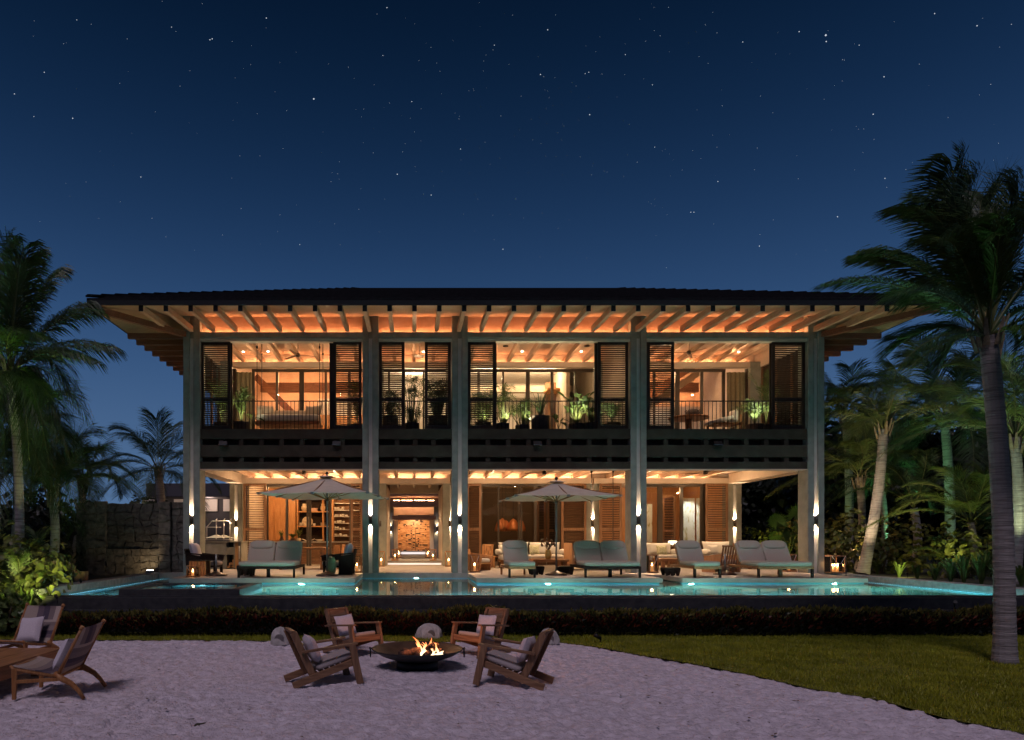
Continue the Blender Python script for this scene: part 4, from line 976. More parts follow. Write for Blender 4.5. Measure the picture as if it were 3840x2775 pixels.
# swing bed upstairs
sb = thing('swing_bed', 'upholstered swing bed hung on dark rods in the left upper veranda', 'swing bed', (px(1085,26.2), 26.2, 6.45))
w = (px(1204,26.0)-px(967,26.0))/2
MB().box(-w, -.5, 0, w, .55, .12).build('frame', M['teakx'], sb, bev=.01); MB().blob(TR(0,0,.26), 2*w, 1.05, .26, .22, 28).build('mattress', M['cushion2'], sb)
MB().blob(TR(0,.48,.52), 2*w-.2, .16, .34, .3, 24).build('back_bolster', M['cushion'], sb)
for fx, rz in ((-.92,.5),(-.72,.3),(.72,-.3),(.9,-.5)): MB().pillow(TR(fx*w*.95, .05, .58, rx=-.25, rz=rz), .45, .48, .2).build('pillow', M['cushion'], sb)
for a, yy in ((964,-.45),(982,.5),(1212,-.45),(1223,.5)):
    x = px(a, 26.2+yy)-px(1085,26.2); x = max(-w-.02, min(w+.02, x))
    MB().tube([(x, yy, .06), (x, yy, 3.3)], .014, 6).build('rod', M['iron'], sb); MB().lathe([(0,0),(.03,.02),(.035,.08),(0,.14)], (x,yy,2.85), 8).build('shackle', M['iron'], sb)
# upper right armchair + table + carved pot
t = thing('wooden_table', 'round-topped wooden table showing above the sill of the right upper veranda', 'table', (px(2590,26), 26.2, 6.0))
MB().lathe([(.7,.72),(.74,.74),(.74,.78),(.7,.8)], n=36).build('table_top', M['teakx'], t); MB().lathe([(.25,0),(.12,.1),(.12,.72)], n=16).build('pedestal', M['teakz'], t)
t = thing('spiked_pot', 'dark spiky round pot on the table of the right upper veranda', 'pot', (px(2602,26.2), 26.3, 6.801))
m = MB().lathe([(.12,0),(.24,.1),(.25,.2),(.18,.3),(.14,.31)], n=24); m.build('pot', M['pot'], t); q = MB()
for i in range(40):
    a = i*2.4; zz = .05+.22*(i/40); r = .24; q.beam((r*math.cos(a), r*math.sin(a), zz), ((r+.07)*math.cos(a), (r+.07)*math.sin(a), zz+.05), .03, .03, w2=.004, h2=.004)
q.build('spike', M['pot'], t, kind='stuff')
t = thing('lounge_chair', 'cushioned wooden lounge chair in the right upper veranda', 'armchair', (px(2715,26.4), 26.3, 6.0))
MB().blob(TR(-.25,0,.68,ry=-.25), 1.0, .7, .16, .4).build('seat_cushion', M['cushion2'], t); MB().pillow(TR(.32,0,.85,rz=PI/2,ry=0), .6, .5, .2).build('pillow', M['cushion2'], t)
MB().box(-.6,-.35,.5,.5,.35,.56).build('frame', M['teakx'], t)
for sx in (-.55,.45):
    for sy in (-.32,.32): MB().box(sx-.03,sy-.03,0,sx+.03,sy+.03,.86 if sx > 0 else .5).build('leg', M['teakz'], t)
# floodlights on the fascia
for a, lab in ((838,'leftmost black floodlight on the dark fascia'), (1262,'black floodlight on the fascia left of the entrance axis'), (2015,'black floodlight on the fascia of the wide middle bay'), (2692,'black floodlight on the fascia of the right bay')):
    t = thing('floodlight', lab, 'floodlight', (px(a,24), 24.03, pz(1668,24)), group='floodlights on the fascia')
    MB().prism([(-.14,-.12,.0),(-.14,0,0),(-.14,0,.13),(-.14,-.05,.13)], (.28,0,0)).build('housing', M['iron'], t); MB().box(-.15,-.13,-.015,.15,0,-.001).build('visor', M['pole'], t)

# neighbour pavilion and stone wall on the left -------------------------------------
pv = thing('pavilion', 'low flat-roofed pavilion with pale lit wall panels seen behind the stone wall', 'pavilion', (-10, 38, .3))
def PV(mb, n, m, **kw): return mb.build(n, m, pv, world=True, **kw)
M['slate'] = mat('slate_grey', (.07,.065,.07), .7)
PV(MB().box(px(560,38), 37.5, pz(1865,38), px(930,38), 46, pz(1815,38)), 'flat_roof', M['slate'], bev=.03)
PV(MB().box(px(578,40), 40, .3, px(930,40), 45, pz(1850,40)), 'wall', M['navy'] if 'navy' in M else M['slate'])
for a, b, c in ((532,579,1883), (652,694,1883), (770,815,1917), (837,862,1917)):
    PV(MB().box(px(a,39.8), 39.8, pz(c,39.8), px(b,39.8), 39.9, pz(1868,39.8)), 'pale_panel', M['white'])
lamp('pavilion_lamp', 'POINT', (-11.5, 38.6, 4.2), 60, (1,.72,.6), pv, .3); lamp('pavilion_lamp', 'POINT', (-15.2, 38.6, 4.2), 40, (1,.75,.62), pv, .3)

sw = thing('stone_wall', 'rough natural stone wall beside the pool with a darker stone panel in its middle', 'stone wall', (-9.8, 24.6, .3))
M['stone'] = mat('garden_stone', (.05,.045,.036), .9, c2=(.12,.105,.085), ns=6, bump=.8, bs=14, bd=.03)
M['stoned'] = mat('dark_panel_stone', (.028,.026,.024), .9, c2=(.06,.056,.05), ns=9, bump=.8, bs=16, bd=.03)
def stones(x0, x1, z0, z1, y, m_, cell, name='stone', depth=.14):
    """irregular rubble: a jittered lattice of stones, each its own block"""
    nx = max(1, round((x1-x0)/cell)); nz = max(1, round((z1-z0)/(cell*.8)))
    gx = [[0]*(nz+1) for _ in range(nx+1)]
    for i in range(nx+1):
        for j in range(nz+1):
            jx = 0 if i in (0, nx) else random.uniform(-.3, .3)*cell; jz = 0 if j in (0, nz) else random.uniform(-.28, .28)*cell*.8
            gx[i][j] = (x0+(x1-x0)*i/nx+jx, z0+(z1-z0)*j/nz+jz)
    for i in range(nx):
        for j in range(nz):
            c = [gx[i][j], gx[i+1][j], gx[i+1][j+1], gx[i][j+1]]
            mx = sum(p[0] for p in c)/4; mz = sum(p[1] for p in c)/4; s = .985; f = random.uniform(0, .05)
            pts = []
            for a in range(4):
                p, q = c[a], c[(a+1) % 4]
                pts.append(p); u = random.uniform(.35, .65); pts.append((p[0]+(q[0]-p[0])*u+random.uniform(-.03,.03), p[1]+(q[1]-p[1])*u+random.uniform(-.03,.03)))
            lo = [(mx+(p[0]-mx)*s, y-f, mz+(p[1]-mz)*s) for p in pts]; k_ = len(lo)
            fr = [(mx+(p[0]-mx)*s*.93, y-f-random.uniform(.02,.045), mz+(p[1]-mz)*s*.93) for p in pts]
            m = MB(); m.v = lo+fr+[(p[0], y+depth, p[2]) for p in lo]
            m._q(0, [(k_+a, k_+(a+1) % k_, (a+1) % k_, a)[::-1] for a in range(k_)]); m._q(0, [tuple(range(k_, 2*k_))]); m._q(0, [(a, (a+1) % k_, 2*k_+(a+1) % k_, 2*k_+a)[::-1] for a in range(k_)])
            m.build(name, m_, sw, world=True)
top = pz(1884, 24.3)
sw_x = [px(a, 24.4) for a in (276, 325, 398, 597, 642, 690)]
sw_core = MB(); sw_core.box(sw_x[0]+.03, 24.56, .3, sw_x[5]-.03, 25.0, top-.05); sw_core.build('wall_core', M['stoned'], sw, world=True)
stones(sw_x[0], sw_x[1], .4, top, 24.60, M['stone'], .30)
stones(sw_x[1], sw_x[2], .4, top+.05, 24.40, M['stone'], .30)
stones(sw_x[2], sw_x[3], .4, pz(2058,24.4), 24.44, M['stone'], .30)
stones(sw_x[2], sw_x[3], pz(2058,24.4), top-.03, 24.52, M['stoned'], .33)
stones(sw_x[3], sw_x[4], .4, top+.02, 24.38, M['stone'], .30)
stones(sw_x[4], sw_x[5], .4, top, 24.5, M['stone'], .30)
b = thing('bollard_light', 'square brown bollard light at the left end of the stone wall', 'bollard light', (px(287,19.6), 19.9, TZ-.02)); b_ = MB().box(-.14,-.14,0,.14,.14,.27); b_.build('box', M['gteakz'], b, bev=.01)
b_ = thing('wall_washer', 'small white floodlight at the foot of the stone wall', 'floodlight', (px(574,24.0), 23.7, TZ)); MB().box(-.12,-.06,0,.12,.06,.10).build('housing', M['pole'], b_); MB().beam((-.1,.03,.105),(.1,.03,.105),.06,.012).build('lens', em('washer_lens',(1,.9,.75),25), b_)
lamp('washer_lamp', 'SPOT', (px(574,24.0)-.1, 23.8, TZ+.16), 26, (1,.72,.4), b_, .04, 140, .6, (px(500,24.4), 24.5, 2.0))
# =================================================================== ground, sand, lawn
def vnoise(x, y, seed):
    r = np.random.default_rng(seed); G = r.random((256, 256))
    xi = np.floor(x).astype(int); yi = np.floor(y).astype(int); fx = x-xi; fy = y-yi; fx = fx*fx*(3-2*fx); fy = fy*fy*(3-2*fy)
    g = lambda a, b: G[a % 256, b % 256]
    return (g(xi,yi)*(1-fx)+g(xi+1,yi)*fx)*(1-fy)+(g(xi,yi+1)*(1-fx)+g(xi+1,yi+1)*fx)*fy
sand_m = mat('coral_sand', (.50,.43,.45), .95, c2=(.74,.65,.68), ns=8, bump=1.0, bs=24, det=10, spec=.1, bd=.04, pos=(.3,.7))  # colour mottling stands in for shade in the small dents
gmat = mat('garden_soil', (.03,.03,.015), .95, c2=(.05,.045,.025), ns=4, bump=.5, bs=20)
bd_ = [(-900,2398),(350,2400),(1000,2404),(1540,2406),(2050,2404),(2105,2408),(2243,2428),(2349,2449),(2568,2485),(2811,2530),(3055,2587),(3298,2627),(3541,2696),(3840,2753),(4200,2825)]
bx = []; by = []
for a, b in bd_:
    Y = gy(b); bx.append(px(a, Y)); by.append(Y)
o_ = np.argsort(bx); bx = np.array(bx)[o_]; by = np.array(by)[o_]
x = np.arange(-10.5, 11.5, .026); y = np.arange(6.6, 15.2, .022)
XX, YY = np.meshgrid(x, y, indexing='ij')
wx = XX+.12*(vnoise(XX*3+9, YY*3, 1)-.5); wy = YY+.12*(vnoise(XX*3, YY*3+5, 2)-.5)
Z = .04*(vnoise(XX*.8, YY*.8, 3)-.5)
d = 1-np.abs(vnoise(wx*3.2, wy*4.6, 4)*2-1); Z += .010*(d**3)
Z -= .045*np.clip(vnoise(wx*4.4+3, wy*7.5, 5)-.66, 0, 1)*3; Z -= .030*np.clip(vnoise(wx*8+7, wy*15, 15)-.60, 0, 1)*3; Z += .014*(1-np.abs(vnoise(wx*6+2, wy*12, 18)*2-1))**3
Z += .016*(vnoise(XX*13, YY*17, 6)-.5)+.012*(vnoise(XX*7, YY*11, 7)-.5)+.010*(vnoise(XX*24+3, YY*30, 16)-.5)
Z -= .03*np.clip(vnoise(XX*11+1, YY*17+4, 17)-.70, 0, 1)*3
rk = np.clip((XX-2.2)/2.0, 0, 1)*np.clip((12.6-YY)/2, 0, 1)              # raked lines on the right
Z += rk*.013*np.sin((YY*.93+XX*.38+.25*vnoise(XX, YY, 8))*2*PI/.17)
fx_, fy_ = .087, 11.3
rf_ = random.Random(9)
for (ax, ay, bx_, by_) in ((-6.0,8.2,-1.9,9.4),(-4.2,13.6,-1.6,11.2),(-.6,7.4,2.4,9.3),(2.9,13.0,1.9,10.6),(4.6,8.0,2.2,9.9),(-3.4,7.5,-3.9,12.8)):
    Ln = math.hypot(bx_-ax, by_-ay); n_ = int(Ln/.36); ux, uy = (bx_-ax)/Ln, (by_-ay)/Ln
    for i in range(n_):
        s_ = (i+.5)/n_; side_ = (.11 if i % 2 else -.11)+rf_.uniform(-.03,.03); cx = ax+(bx_-ax)*s_-uy*side_+rf_.uniform(-.04,.04); cy2 = ay+(by_-ay)*s_+ux*side_+rf_.uniform(-.04,.04)
        ix = slice(max(0,int((cx-.4+10.5)/.026)), int((cx+.4+10.5)/.026)); iy = slice(max(0,int((cy2-.4-6.6)/.022)), int((cy2+.4-6.6)/.022))
        dx_ = XX[ix,iy]-cx; dy_ = YY[ix,iy]-cy2; al = dx_*ux+dy_*uy; ac = -dx_*uy+dy_*ux; q_ = (al/.14)**2+(ac/.055)**2
        Z[ix,iy] += -.034*np.exp(-q_**1.5)+.012*np.exp(-(q_-1.9)**2*2)
r = np.hypot(XX-fx_, YY-fy_); Z += .05*np.exp(-((r-.52)/.16)**2)
nx_, ny_ = XX.shape
idx = np.arange(nx_*ny_).reshape(nx_, ny_)
q = np.stack([idx[:-1,:-1], idx[1:,:-1], idx[1:,1:], idx[:-1,1:]], -1).reshape(-1, 4)
npmesh('sand', np.stack([XX, YY, Z-.012-.09*np.clip((YY-np.interp(XX, bx, by)-.12)/.15, 0, 1)], -1).reshape(-1, 3), q, sand_m, kind='structure', smooth=True)
g = MB().poly([(-400,-60,-.07),(400,-60,-.07),(400,900,-.07),(-400,900,-.07)]).build('ground', gmat); g['kind'] = 'structure'
g = MB().box(15.2, 15.9, -.06, 60, 70, .86).build('garden_bed', gmat); g['kind'] = 'structure'
g = MB().box(-60, 17.1, -.06, -9.36, 70, .84).build('garden_bed', gmat); g['kind'] = 'structure'
g = MB().box(-9.34, 35.0, -.05, 15.19, 60, .80).build('courtyard_ground', M['terrace']); g['kind'] = 'structure'
def lawn_edge(x): return np.interp(x, bx, by)+.10*(vnoise(np.asarray(x)*2.2, np.zeros_like(np.asarray(x, float)), 11)-.5)+.08*(vnoise(np.asarray(x)*9, np.zeros_like(np.asarray(x, float)), 13)-.5)
xs_ = np.arange(-13, 16.5, .06); k_ = 26
Yb = lawn_edge(xs_); VV = []
for j in range(k_+1):
    u = (j/k_)**1.5; VV.append(np.stack([xs_, Yb+(15.5-Yb)*u, np.full_like(xs_, .012*min(1, j/2.)) + .02*vnoise(xs_*1.3, Yb*0+j*.3, 12)-.006], -1))
VV = np.stack(VV, 1); idx = np.arange(VV.shape[0]*VV.shape[1]).reshape(VV.shape[:2])
q = np.stack([idx[:-1,:-1], idx[1:,:-1], idx[1:,1:], idx[:-1,1:]], -1).reshape(-1, 4)
lm = mat('turf', (.08,.085,.008), .95, c2=(.15,.15,.014), ns=9, bump=.8, bs=60)
npmesh('lawn', VV.reshape(-1, 3), q, lm, kind='structure')
def blades(n, name, m_, seed, hmin=.028, hmax=.07, w=.007):
    r = np.random.default_rng(seed)
    X = r.uniform(-11, 14, n*3); Yv = 15.2-(r.random(n*3)**1.0)*9.5; e = lawn_edge(X); keep = (Yv > e-.10*r.random(n*3)**3) & (X < 1.2*Yv*.9+3); X = X[keep][:n]; Yv = Yv[keep][:n]; n = len(X)
    a = r.uniform(0, 2*PI, n); h = r.uniform(hmin, hmax, n)*(.7+.6*vnoise(X*2.5, Yv*2.5, 21)); ln = r.uniform(.1, .9, n)*h
    dx, dy = np.cos(a), np.sin(a); b = r.uniform(0, 2*PI, n); z0 = .008
    A = np.stack([X-dx*w, Yv-dy*w, np.full(n, z0)], -1); B = np.stack([X+dx*w, Yv+dy*w, np.full(n, z0)], -1)
    T = np.stack([X+np.cos(b)*ln, Yv+np.sin(b)*ln, z0+h], -1)
    V_ = np.stack([A, B, T], 1).reshape(-1, 3); o = npmesh(name, V_, np.arange(n*3).reshape(-1, 3), m_, kind='stuff'); return o
gm1 = leafmat('grass_blade', (.20,.21,.012), (.34,.34,.022), 2.0, .5, .2)  # raised yellowish albedo carries the warm garden light on the lawn
tag(blades(170000, 'grass', gm1, 31), 'short yellow-green lawn between the sand and the hedge', 'grass')

# =================================================================== fire pit
fp = thing('fire_pit', 'large shallow dark iron fire bowl with two ring handles standing on the sand', 'fire pit', (fx_, fy_, 0))
M['bowl'] = mat('fire_iron', (.02,.022,.024), .5, metal=.5, c2=(.045,.045,.047), ns=4, bump=.15, bs=12)
MB().lathe([(.345,-.02),(.345,.13),(.33,.135),(.32,.0)], n=48).build('base_ring', M['bowl'], fp)
MB().lathe([(0,.125),(.2,.13),(.42,.17),(.60,.235),(.735,.315),(.755,.335),(.75,.345),(.72,.330),(.58,.255),(.40,.19),(.2,.16),(0,.155)], n=64).build('bowl', M['bowl'], fp)
for s in (-1, 1):
    m = MB(); pts = [(s*(.775), .075*math.sin(a), .27+.075*math.cos(a)) for a in np.linspace(0, 2*PI, 21)]
    m.tube(pts, .010, 8, cap=False); m.build('ring_handle', M['bowl'], fp)
    MB().tube([(s*.74,0,.33),(s*.79,0,.345),(s*.79,0,.335)], .014, 8).build('handle_lug', M['bowl'], fp)
MB().lathe([(0,.175),(.3,.185),(.38,.20),(.3,.205),(0,.215)], n=24).build('ash_bed', mat('ash', (.05,.045,.045), .95, c2=(.12,.11,.11), ns=14, bump=.6, bs=30), fp)
M['char'] = mat('charred_bark', (.025,.015,.012), .95, c2=(.10,.05,.035), ns=10, bump=.8, bs=25, bd=.02)
for i, (a, b, r) in enumerate((((-.30,-.05,.24),(.05,.06,.30),.055), ((.02,.10,.27),(.42,-.02,.30),.05), ((.10,.14,.24),(.26,-.10,.42),.045), ((.42,.10,.24),(.28,0,.40),.045), ((-.26,.12,.24),(.06,.0,.25),.06), ((.12,-.16,.24),(.34,.12,.36),.045))):
    lg = MB(); n_ = 6; lg.tube([tuple(a[k]+(b[k]-a[k])*j/n_+random.uniform(-.008,.008) for k in range(3)) for j in range(n_+1)], [r*random.uniform(.85,1.1) for _ in range(n_+1)], 9)
    lg.build('firewood_log', M['char'], fp)
fm = bpy.data.materials.new('fire_flame'); fm.use_nodes = True; t = fm.node_tree; t.nodes.clear()
o_ = t.nodes.new('ShaderNodeOutputMaterial'); e_ = t.nodes.new('ShaderNodeEmission'); c_ = t.nodes.new('ShaderNodeTexCoord'); s_ = t.nodes.new('ShaderNodeSeparateXYZ')
r_ = t.nodes.new('ShaderNodeValToRGB'); mr = t.nodes.new('ShaderNodeMapRange'); mr.inputs[1].default_value = .0; mr.inputs[2].default_value = .34
t.links.new(c_.outputs['Object'], s_.inputs[0]); t.links.new(s_.outputs['Z'], mr.inputs[0]); t.links.new(mr.outputs[0], r_.inputs[0])
r_.color_ramp.elements[0].color = (1,.72,.42,1); r_.color_ramp.elements[0].position = .1; r_.color_ramp.elements[1].color = (1,.10,.02,1); r_.color_ramp.elements[1].position = 1
e2 = r_.color_ramp.elements.new(.45); e2.color = (1,.36,.12,1)
tp = t.nodes.new('ShaderNodeBsdfTransparent'); mx = t.nodes.new('ShaderNodeMixShader'); mr2 = t.nodes.new('ShaderNodeMapRange'); mr2.inputs[1].default_value = .06; mr2.inputs[2].default_value = .36; mr2.inputs[3].default_value = .9; mr2.inputs[4].default_value = .25
t.links.new(s_.outputs['Z'], mr2.inputs[0]); t.links.new(mr2.outputs[0], mx.inputs[0])
e_.inputs['Strength'].default_value = 3.2; t.links.new(r_.outputs[0], e_.inputs['Color']); t.links.new(tp.outputs[0], mx.inputs[1]); t.links.new(e_.outputs[0], mx.inputs[2]); t.links.new(mx.outputs[0], o_.inputs[0])
fl = thing('flames', 'orange flames burning over the logs in the fire bowl', 'fire', (fx_+.24, fy_, .22))
random.seed(5)
for i in range(17):
    h = random.uniform(.08, .22) if i not in (2, 5) else .30; bx_, by_ = random.uniform(-.2, .16), random.uniform(-.08, .08); 
    if i == 2: bx_ = .0
    if i == 5: bx_ = -.15
    w_ = random.uniform(.018, .035); n_ = 9; lean = random.uniform(-.12, .05) if i != 5 else -.16; ph = random.uniform(0, 6)
    pts = [(bx_+lean*(j/n_)**1.5+.018*math.sin(ph+j*.9)*(j/n_), by_+.012*math.cos(ph+j), h*j/n_) for j in range(n_+1)]
    rs = [max(.002, w_*(math.sin(PI*min(1, (.18+j/n_*.82)))**.8)*(1-(j/n_)**2*.5)) for j in range(n_+1)]
    MB().tube(pts, rs, 8, cap=False).build('flame_tongue', fm, fl)
fl_l = lamp('fire_light', 'POINT', (0,0,0), 48, (1,.36,.12), None, .12); fl_l.parent = fl; fl_l.location = (0,0,.26)
random.seed(11)
# teak fire chairs -------------------------------------------------------------
def fire_chair(x, y, d, label, w=.66):
    t = thing('fire_chair', label, 'armchair', (x, y, 0), math.atan2(d[1], d[0])-PI/2, 'low teak armchairs round the fire bowl')   # local +y faces the fire
    fz, fx2 = M['gteakz'], M['gteak']; h = w/2
    for s in (-1, 1):
        X_ = s*h
        MB().beam((X_, .46, 0), (X_, .33, .585), .05, .10, up=(0,1,0)).build('front_leg', fz, t, bev=.005)
        MB().beam((X_-s*.052, .40, .33), (X_-s*.052, -.54, .035), .05, .10).build('side_rail', M['teaky'], t, bev=.005)
        MB().beam((X_-s*.104, -.22, .12), (X_-s*.104, -.52, .79), .05, .10, up=(0,1,0)).build('back_upright', fz, t, bev=.005)
        MB().beam((X_-s*.02, .42, .60), (X_-s*.02, -.42, .515), .085, .03).build('armrest', M['teaky'], t, bev=.005)
    for k in range(7): MB().beam((-h+.08, .34-.085*k, .335-.027*k), (h-.08, .34-.085*k, .335-.027*k), .07, .02).build('seat_slat', fx2, t)
    MB().beam((-h+.03, .41, .335), (h-.03, .41, .335), .03, .10).build('front_rail', fx2, t, bev=.004)
    for (a, b) in ((.17, .30), (.31, .55), (.56, .79)):
        f = lambda z: -.22-.30*(z-.12)/.67
        MB().beam((0, f(a)+.02, a), (0, f(b)+.02, b-.006), w-.31, .022, up=(0,1,0)).build('back_plank', fx2, t, bev=.003)
    MB().beam((-h+.08, f(.79)-.0, .80), (h-.08, f(.79)-.0, .80), .07, .035).build('top_rail', fx2, t, bev=.004)
    MB().blob(TR(0, .10, .335, rx=.29), w-.14, .60, .085, .28, 22).build('seat_cushion', M['seat'], t)
    MB().pillow(TR(.02, -.20, .52, rx=.36, ry=.06), .43, .40, .16, 10).build('pillow', M['pillow'], t)
    return t
M['teaky'] = wood('brown_teak_rail', (.15,.075,.04), (.27,.15,.08), 'y', .55)
fire_chair(1.50, 10.16, (-.905,.425), 'teak armchair in front of the fire bowl on the right, its back to us')
fire_chair(-1.32, 10.27, (.90,.38), 'teak armchair in front of the fire bowl on the left, its back to us')
fire_chair(-1.10, 12.75, (.70,-.72), 'teak armchair beyond the fire bowl on the left, facing the camera')
fire_chair(1.28, 12.75, (-.70,-.72), 'teak armchair beyond the fire bowl on the right, facing the camera')
# rock speakers -----------------------------------------------------------------
M['rock'] = mat('faux_rock', (.34,.31,.28), .9, c2=(.50,.46,.42), ns=9, bump=.7, bs=22, bd=.02); M['mesh_grille'] = mat('speaker_grille', (.20,.18,.165), .8, bump=.5, bs=200)
def rock(x, y, w, h, label, seed, gx=0):
    t = thing('rock_speaker', label, 'rock speaker', (x, y, 0), group='garden speakers shaped like rocks'); m = MB(); n = 26; k = 14; random.seed(seed)
    ph = [random.uniform(0, 6) for _ in range(6)]; base = 0
    for i in range(k+1):
        u = i/k
        for j in range(n):
            a = 2*PI*j/n; r = (1-u**2.6)**.5*(1+.07*math.sin(3*a+ph[0]+u*2)+.05*math.sin(5*a+ph[1]-u*3)+.03*math.sin(9*a+ph[2]+6*u)) 
            zz = h*u*(1+.16*math.sin(a+ph[4])*(1-u)*u+.03*math.sin(4*a+ph[5])*(1-u))
            m.v.append((w/2*r*math.cos(a), w*.4*r*math.sin(a), zz))
    for i in range(k):
        for j in range(n): m._q(0, [(i*n+j, i*n+(j+1) % n, (i+1)*n+(j+1) % n, (i+1)*n+j)], 0, False)
    m.build('rock_shell', M['rock'], t); MB().tube([(gx, -w*.30, h*.40), (gx, -w*.395, h*.36)], h*.25, 22).build('grille', M['mesh_grille'], t)
rock(px(1055,14.0), 13.9, .40, .36, 'rock-shaped garden speaker behind the left front chair, at the edge of the sand', 1)
rock(px(1610,14.7), 14.72, .58, .33, 'pale rock-shaped garden speaker on the grass strip behind the fire bowl', 2, .03)
rock(px(2050,14.2), 14.0, .40, .32, 'rock-shaped garden speaker behind the right front chair', 3)
random.seed(12)
sl = thing('spike_light', 'small black spike spotlight at the corner of the lawn', 'garden spotlight', (px(2252,13.9), 13.9, .0))
MB().tube([(0,0,0),(0,0,.13)], .012, 8).build('spike', M['iron'], sl); MB().tube([(0,0,.12),(-.13,-.02,.20)], [.035,.045], 12).build('lamp_head', M['iron'], sl)

# woven lounge chairs and table at the left ---------------------------------------
cols = [(.30,.24,.20),(.20,.155,.15),(.115,.085,.10),(.07,.055,.075),(.17,.13,.125),(.36,.29,.25)]
ST = [mat('woven_band_%s' % n_, c, .9, c2=tuple(v*1.25 for v in c), ns=3, st=(3,120,120), bump=.5, bs=6, spec=.15) for n_, c in zip(('sand','taupe','plum','navy','brown','cream'), cols)]
M['leg'] = wood('warm_leg_timber', (.24,.10,.035), (.38,.18,.07), 'z', .4)
def sling_chair(x, y, rz, label):
    t = thing('woven_lounge_chair', label, 'lounge chair', (x, y, 0), rz, 'woven rope lounge chairs'); h = .375      # faces +y
    for s in (-1, 1):
        X_ = s*h
        MB().tube([(X_,.46,.455),(X_,.41,.40),(X_,-.17,.30)], [.018,.022,.022], 8).build('seat_rail', M['leg'], t)
        MB().beam((X_,.40,.42), (X_,.41,0), .045, .075, up=(0,1,0), w2=.035, h2=.05).build('front_leg', M['leg'], t, bev=.008)
        MB().tube([(X_,-.16,.32),(X_,-.47,.95)], [.026,.02], 8).build('back_rail', M['leg'], t)
        pts = [(X_,-.12,.36),(X_,-.20,.28),(X_,-.33,.21),(X_,-.42,.12),(X_,-.50,0)]
        MB().tube(pts, [.030,.042,.036,.030,.024], 10).build('rear_leg', M['leg'], t)
        MB().beam((X_,.38,.24), (X_,-.20,.27), .028, .05).build('stretcher', M['leg'], t, bev=.005)
        MB().tube([(X_,-.455,.93),(X_,-.485,.975)], .028, 8).build('end_cap', M['leg'], t)
    MB().tube([(-h,.43,.435),(h,.43,.435)], .018, 8).build('front_bar', M['leg'], t); MB().tube([(-h,-.16,.30),(h,-.16,.30)], .02, 8).build('low_bar', M['leg'], t)
    def sling(pf, nm, sag, bands):
        m = MB(); nu, nv = 12, 30; base = 0
        for i in range(nu+1):
            for j in range(nv+1):
                u = -1+2*i/nu; v = j/nv; p = pf(v); s_ = sag*(1-u*u)*math.sin(PI*v)**.5 if 0 < v < 1 else 0
                m.v.append((u*h*.985, p[0]+s_*p[2], p[1]+s_*p[3]))
        for i in range(nu):
            for j in range(nv):
                m._q(0, [(i*(nv+1)+j, (i+1)*(nv+1)+j, (i+1)*(nv+1)+j+1, i*(nv+1)+j+1)], bands(i/nu, j/nv), False)
        o = m.build(nm, ST, t); o.modifiers.new('thick', 'SOLIDIFY').thickness = .012
    bnd = [0,2,3,1,4,5,0,4,1,5]
    def diag(u, v): 
        if v > .62: return [5,4,3,2,0,0][min(5, int(u*6))]
        return bnd[min(9, int((v+.0)*9))]
    sling(lambda v: (-.17-.30*v, .33+.61*v, -.9, -.4), 'woven_back', .05, diag)
    sling(lambda v: (.44-.60*v, .445-.125*v, 0, -1), 'woven_seat', .045, lambda u, v: [5,0,1,3,2,0][min(5, int(v*6))])
    MB().pillow(TR(0, -.13, .56, rx=.42, ry=.10), .46, .46, .17, 12).build('pillow', M['pillow'], t)
    return t
sling_chair(-4.93, 9.52, PI/2+.06, 'striped woven lounge chair seen from behind at the near end of the low table')
sling_chair(-6.72, 11.85, PI-.22, 'striped woven lounge chair with a pale pillow facing the camera beyond the low table')
tb = thing('low_table', 'big low teak plank table cut off by the left edge of the photo', 'table', (-6.7, 9.9, 0))
xe, ya, yb_ = -5.62, 8.2, 10.95
for k in range(6): MB().box(-.40*(k+1)+1.08+.004, ya-9.9, .365, 1.08-.40*k-.004, yb_-9.9, .40).build('plank', M['tbl'] if 'tbl' in M else M['teak'], tb, bev=.004)
MB().box(1.03, ya-9.9+.02, .20, 1.07, yb_-9.9-.02, .364).build('apron', M['teak'], tb); MB().box(-1.3, 1.0, .20, 1.029, 1.04, .364).build('apron', M['teakx'], tb)
for a, b in ((.85,.85),(.85,-1.4),(-1.1,.85),(-1.1,-1.4)): MB().box(a-.1, b-.1, 0, a+.1, b+.1, .364).build('leg', M['teakz'], tb)
lamp('warm_point', 'POINT', (-7.6, 9.6, 1.6), 9, (1,.45,.2), None, .2)  # bare weak warm point above the low table, no source modelled

# =================================================================== plants
LM = {
 'palm': leafmat('palm_leaf', (.03,.055,.014), (.06,.10,.025), 1.2),
 'palmd': leafmat('dark_palm_leaf', (.020,.038,.014), (.045,.078,.026), 1.2),
 'palmy': leafmat('olive_palm_leaf', (.05,.08,.018), (.11,.15,.035), 1.2),
 'grape': leafmat('sea_grape_leaf', (.045,.06,.012), (.12,.12,.03), 3),
 'lush': leafmat('lush_leaf', (.04,.07,.018), (.12,.165,.045), 3),
 'red': leafmat('red_croton_leaf', (.07,.012,.008), (.17,.04,.018), 4),
 'hedge': leafmat('green_croton_leaf', (.06,.065,.014), (.20,.17,.04), 4),
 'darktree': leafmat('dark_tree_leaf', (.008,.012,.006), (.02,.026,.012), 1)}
M['ptrunk'] = mat('palm_bark', (.10,.085,.075), .9, c2=(.27,.24,.22), ns=2.2, st=(1,1,16), bump=.9, bs=3.5, bd=.03, pos=(.25,.55))
M['rachis'] = mat('palm_stalk', (.10,.11,.03), .5); M['husk'] = mat('dry_husk', (.16,.12,.07), .95, c2=(.25,.2,.13), ns=12, bump=.6, bs=20)
M['branch'] = mat('bark', (.07,.055,.035), .9, c2=(.12,.09,.06), ns=9, bump=.5, bs=18)
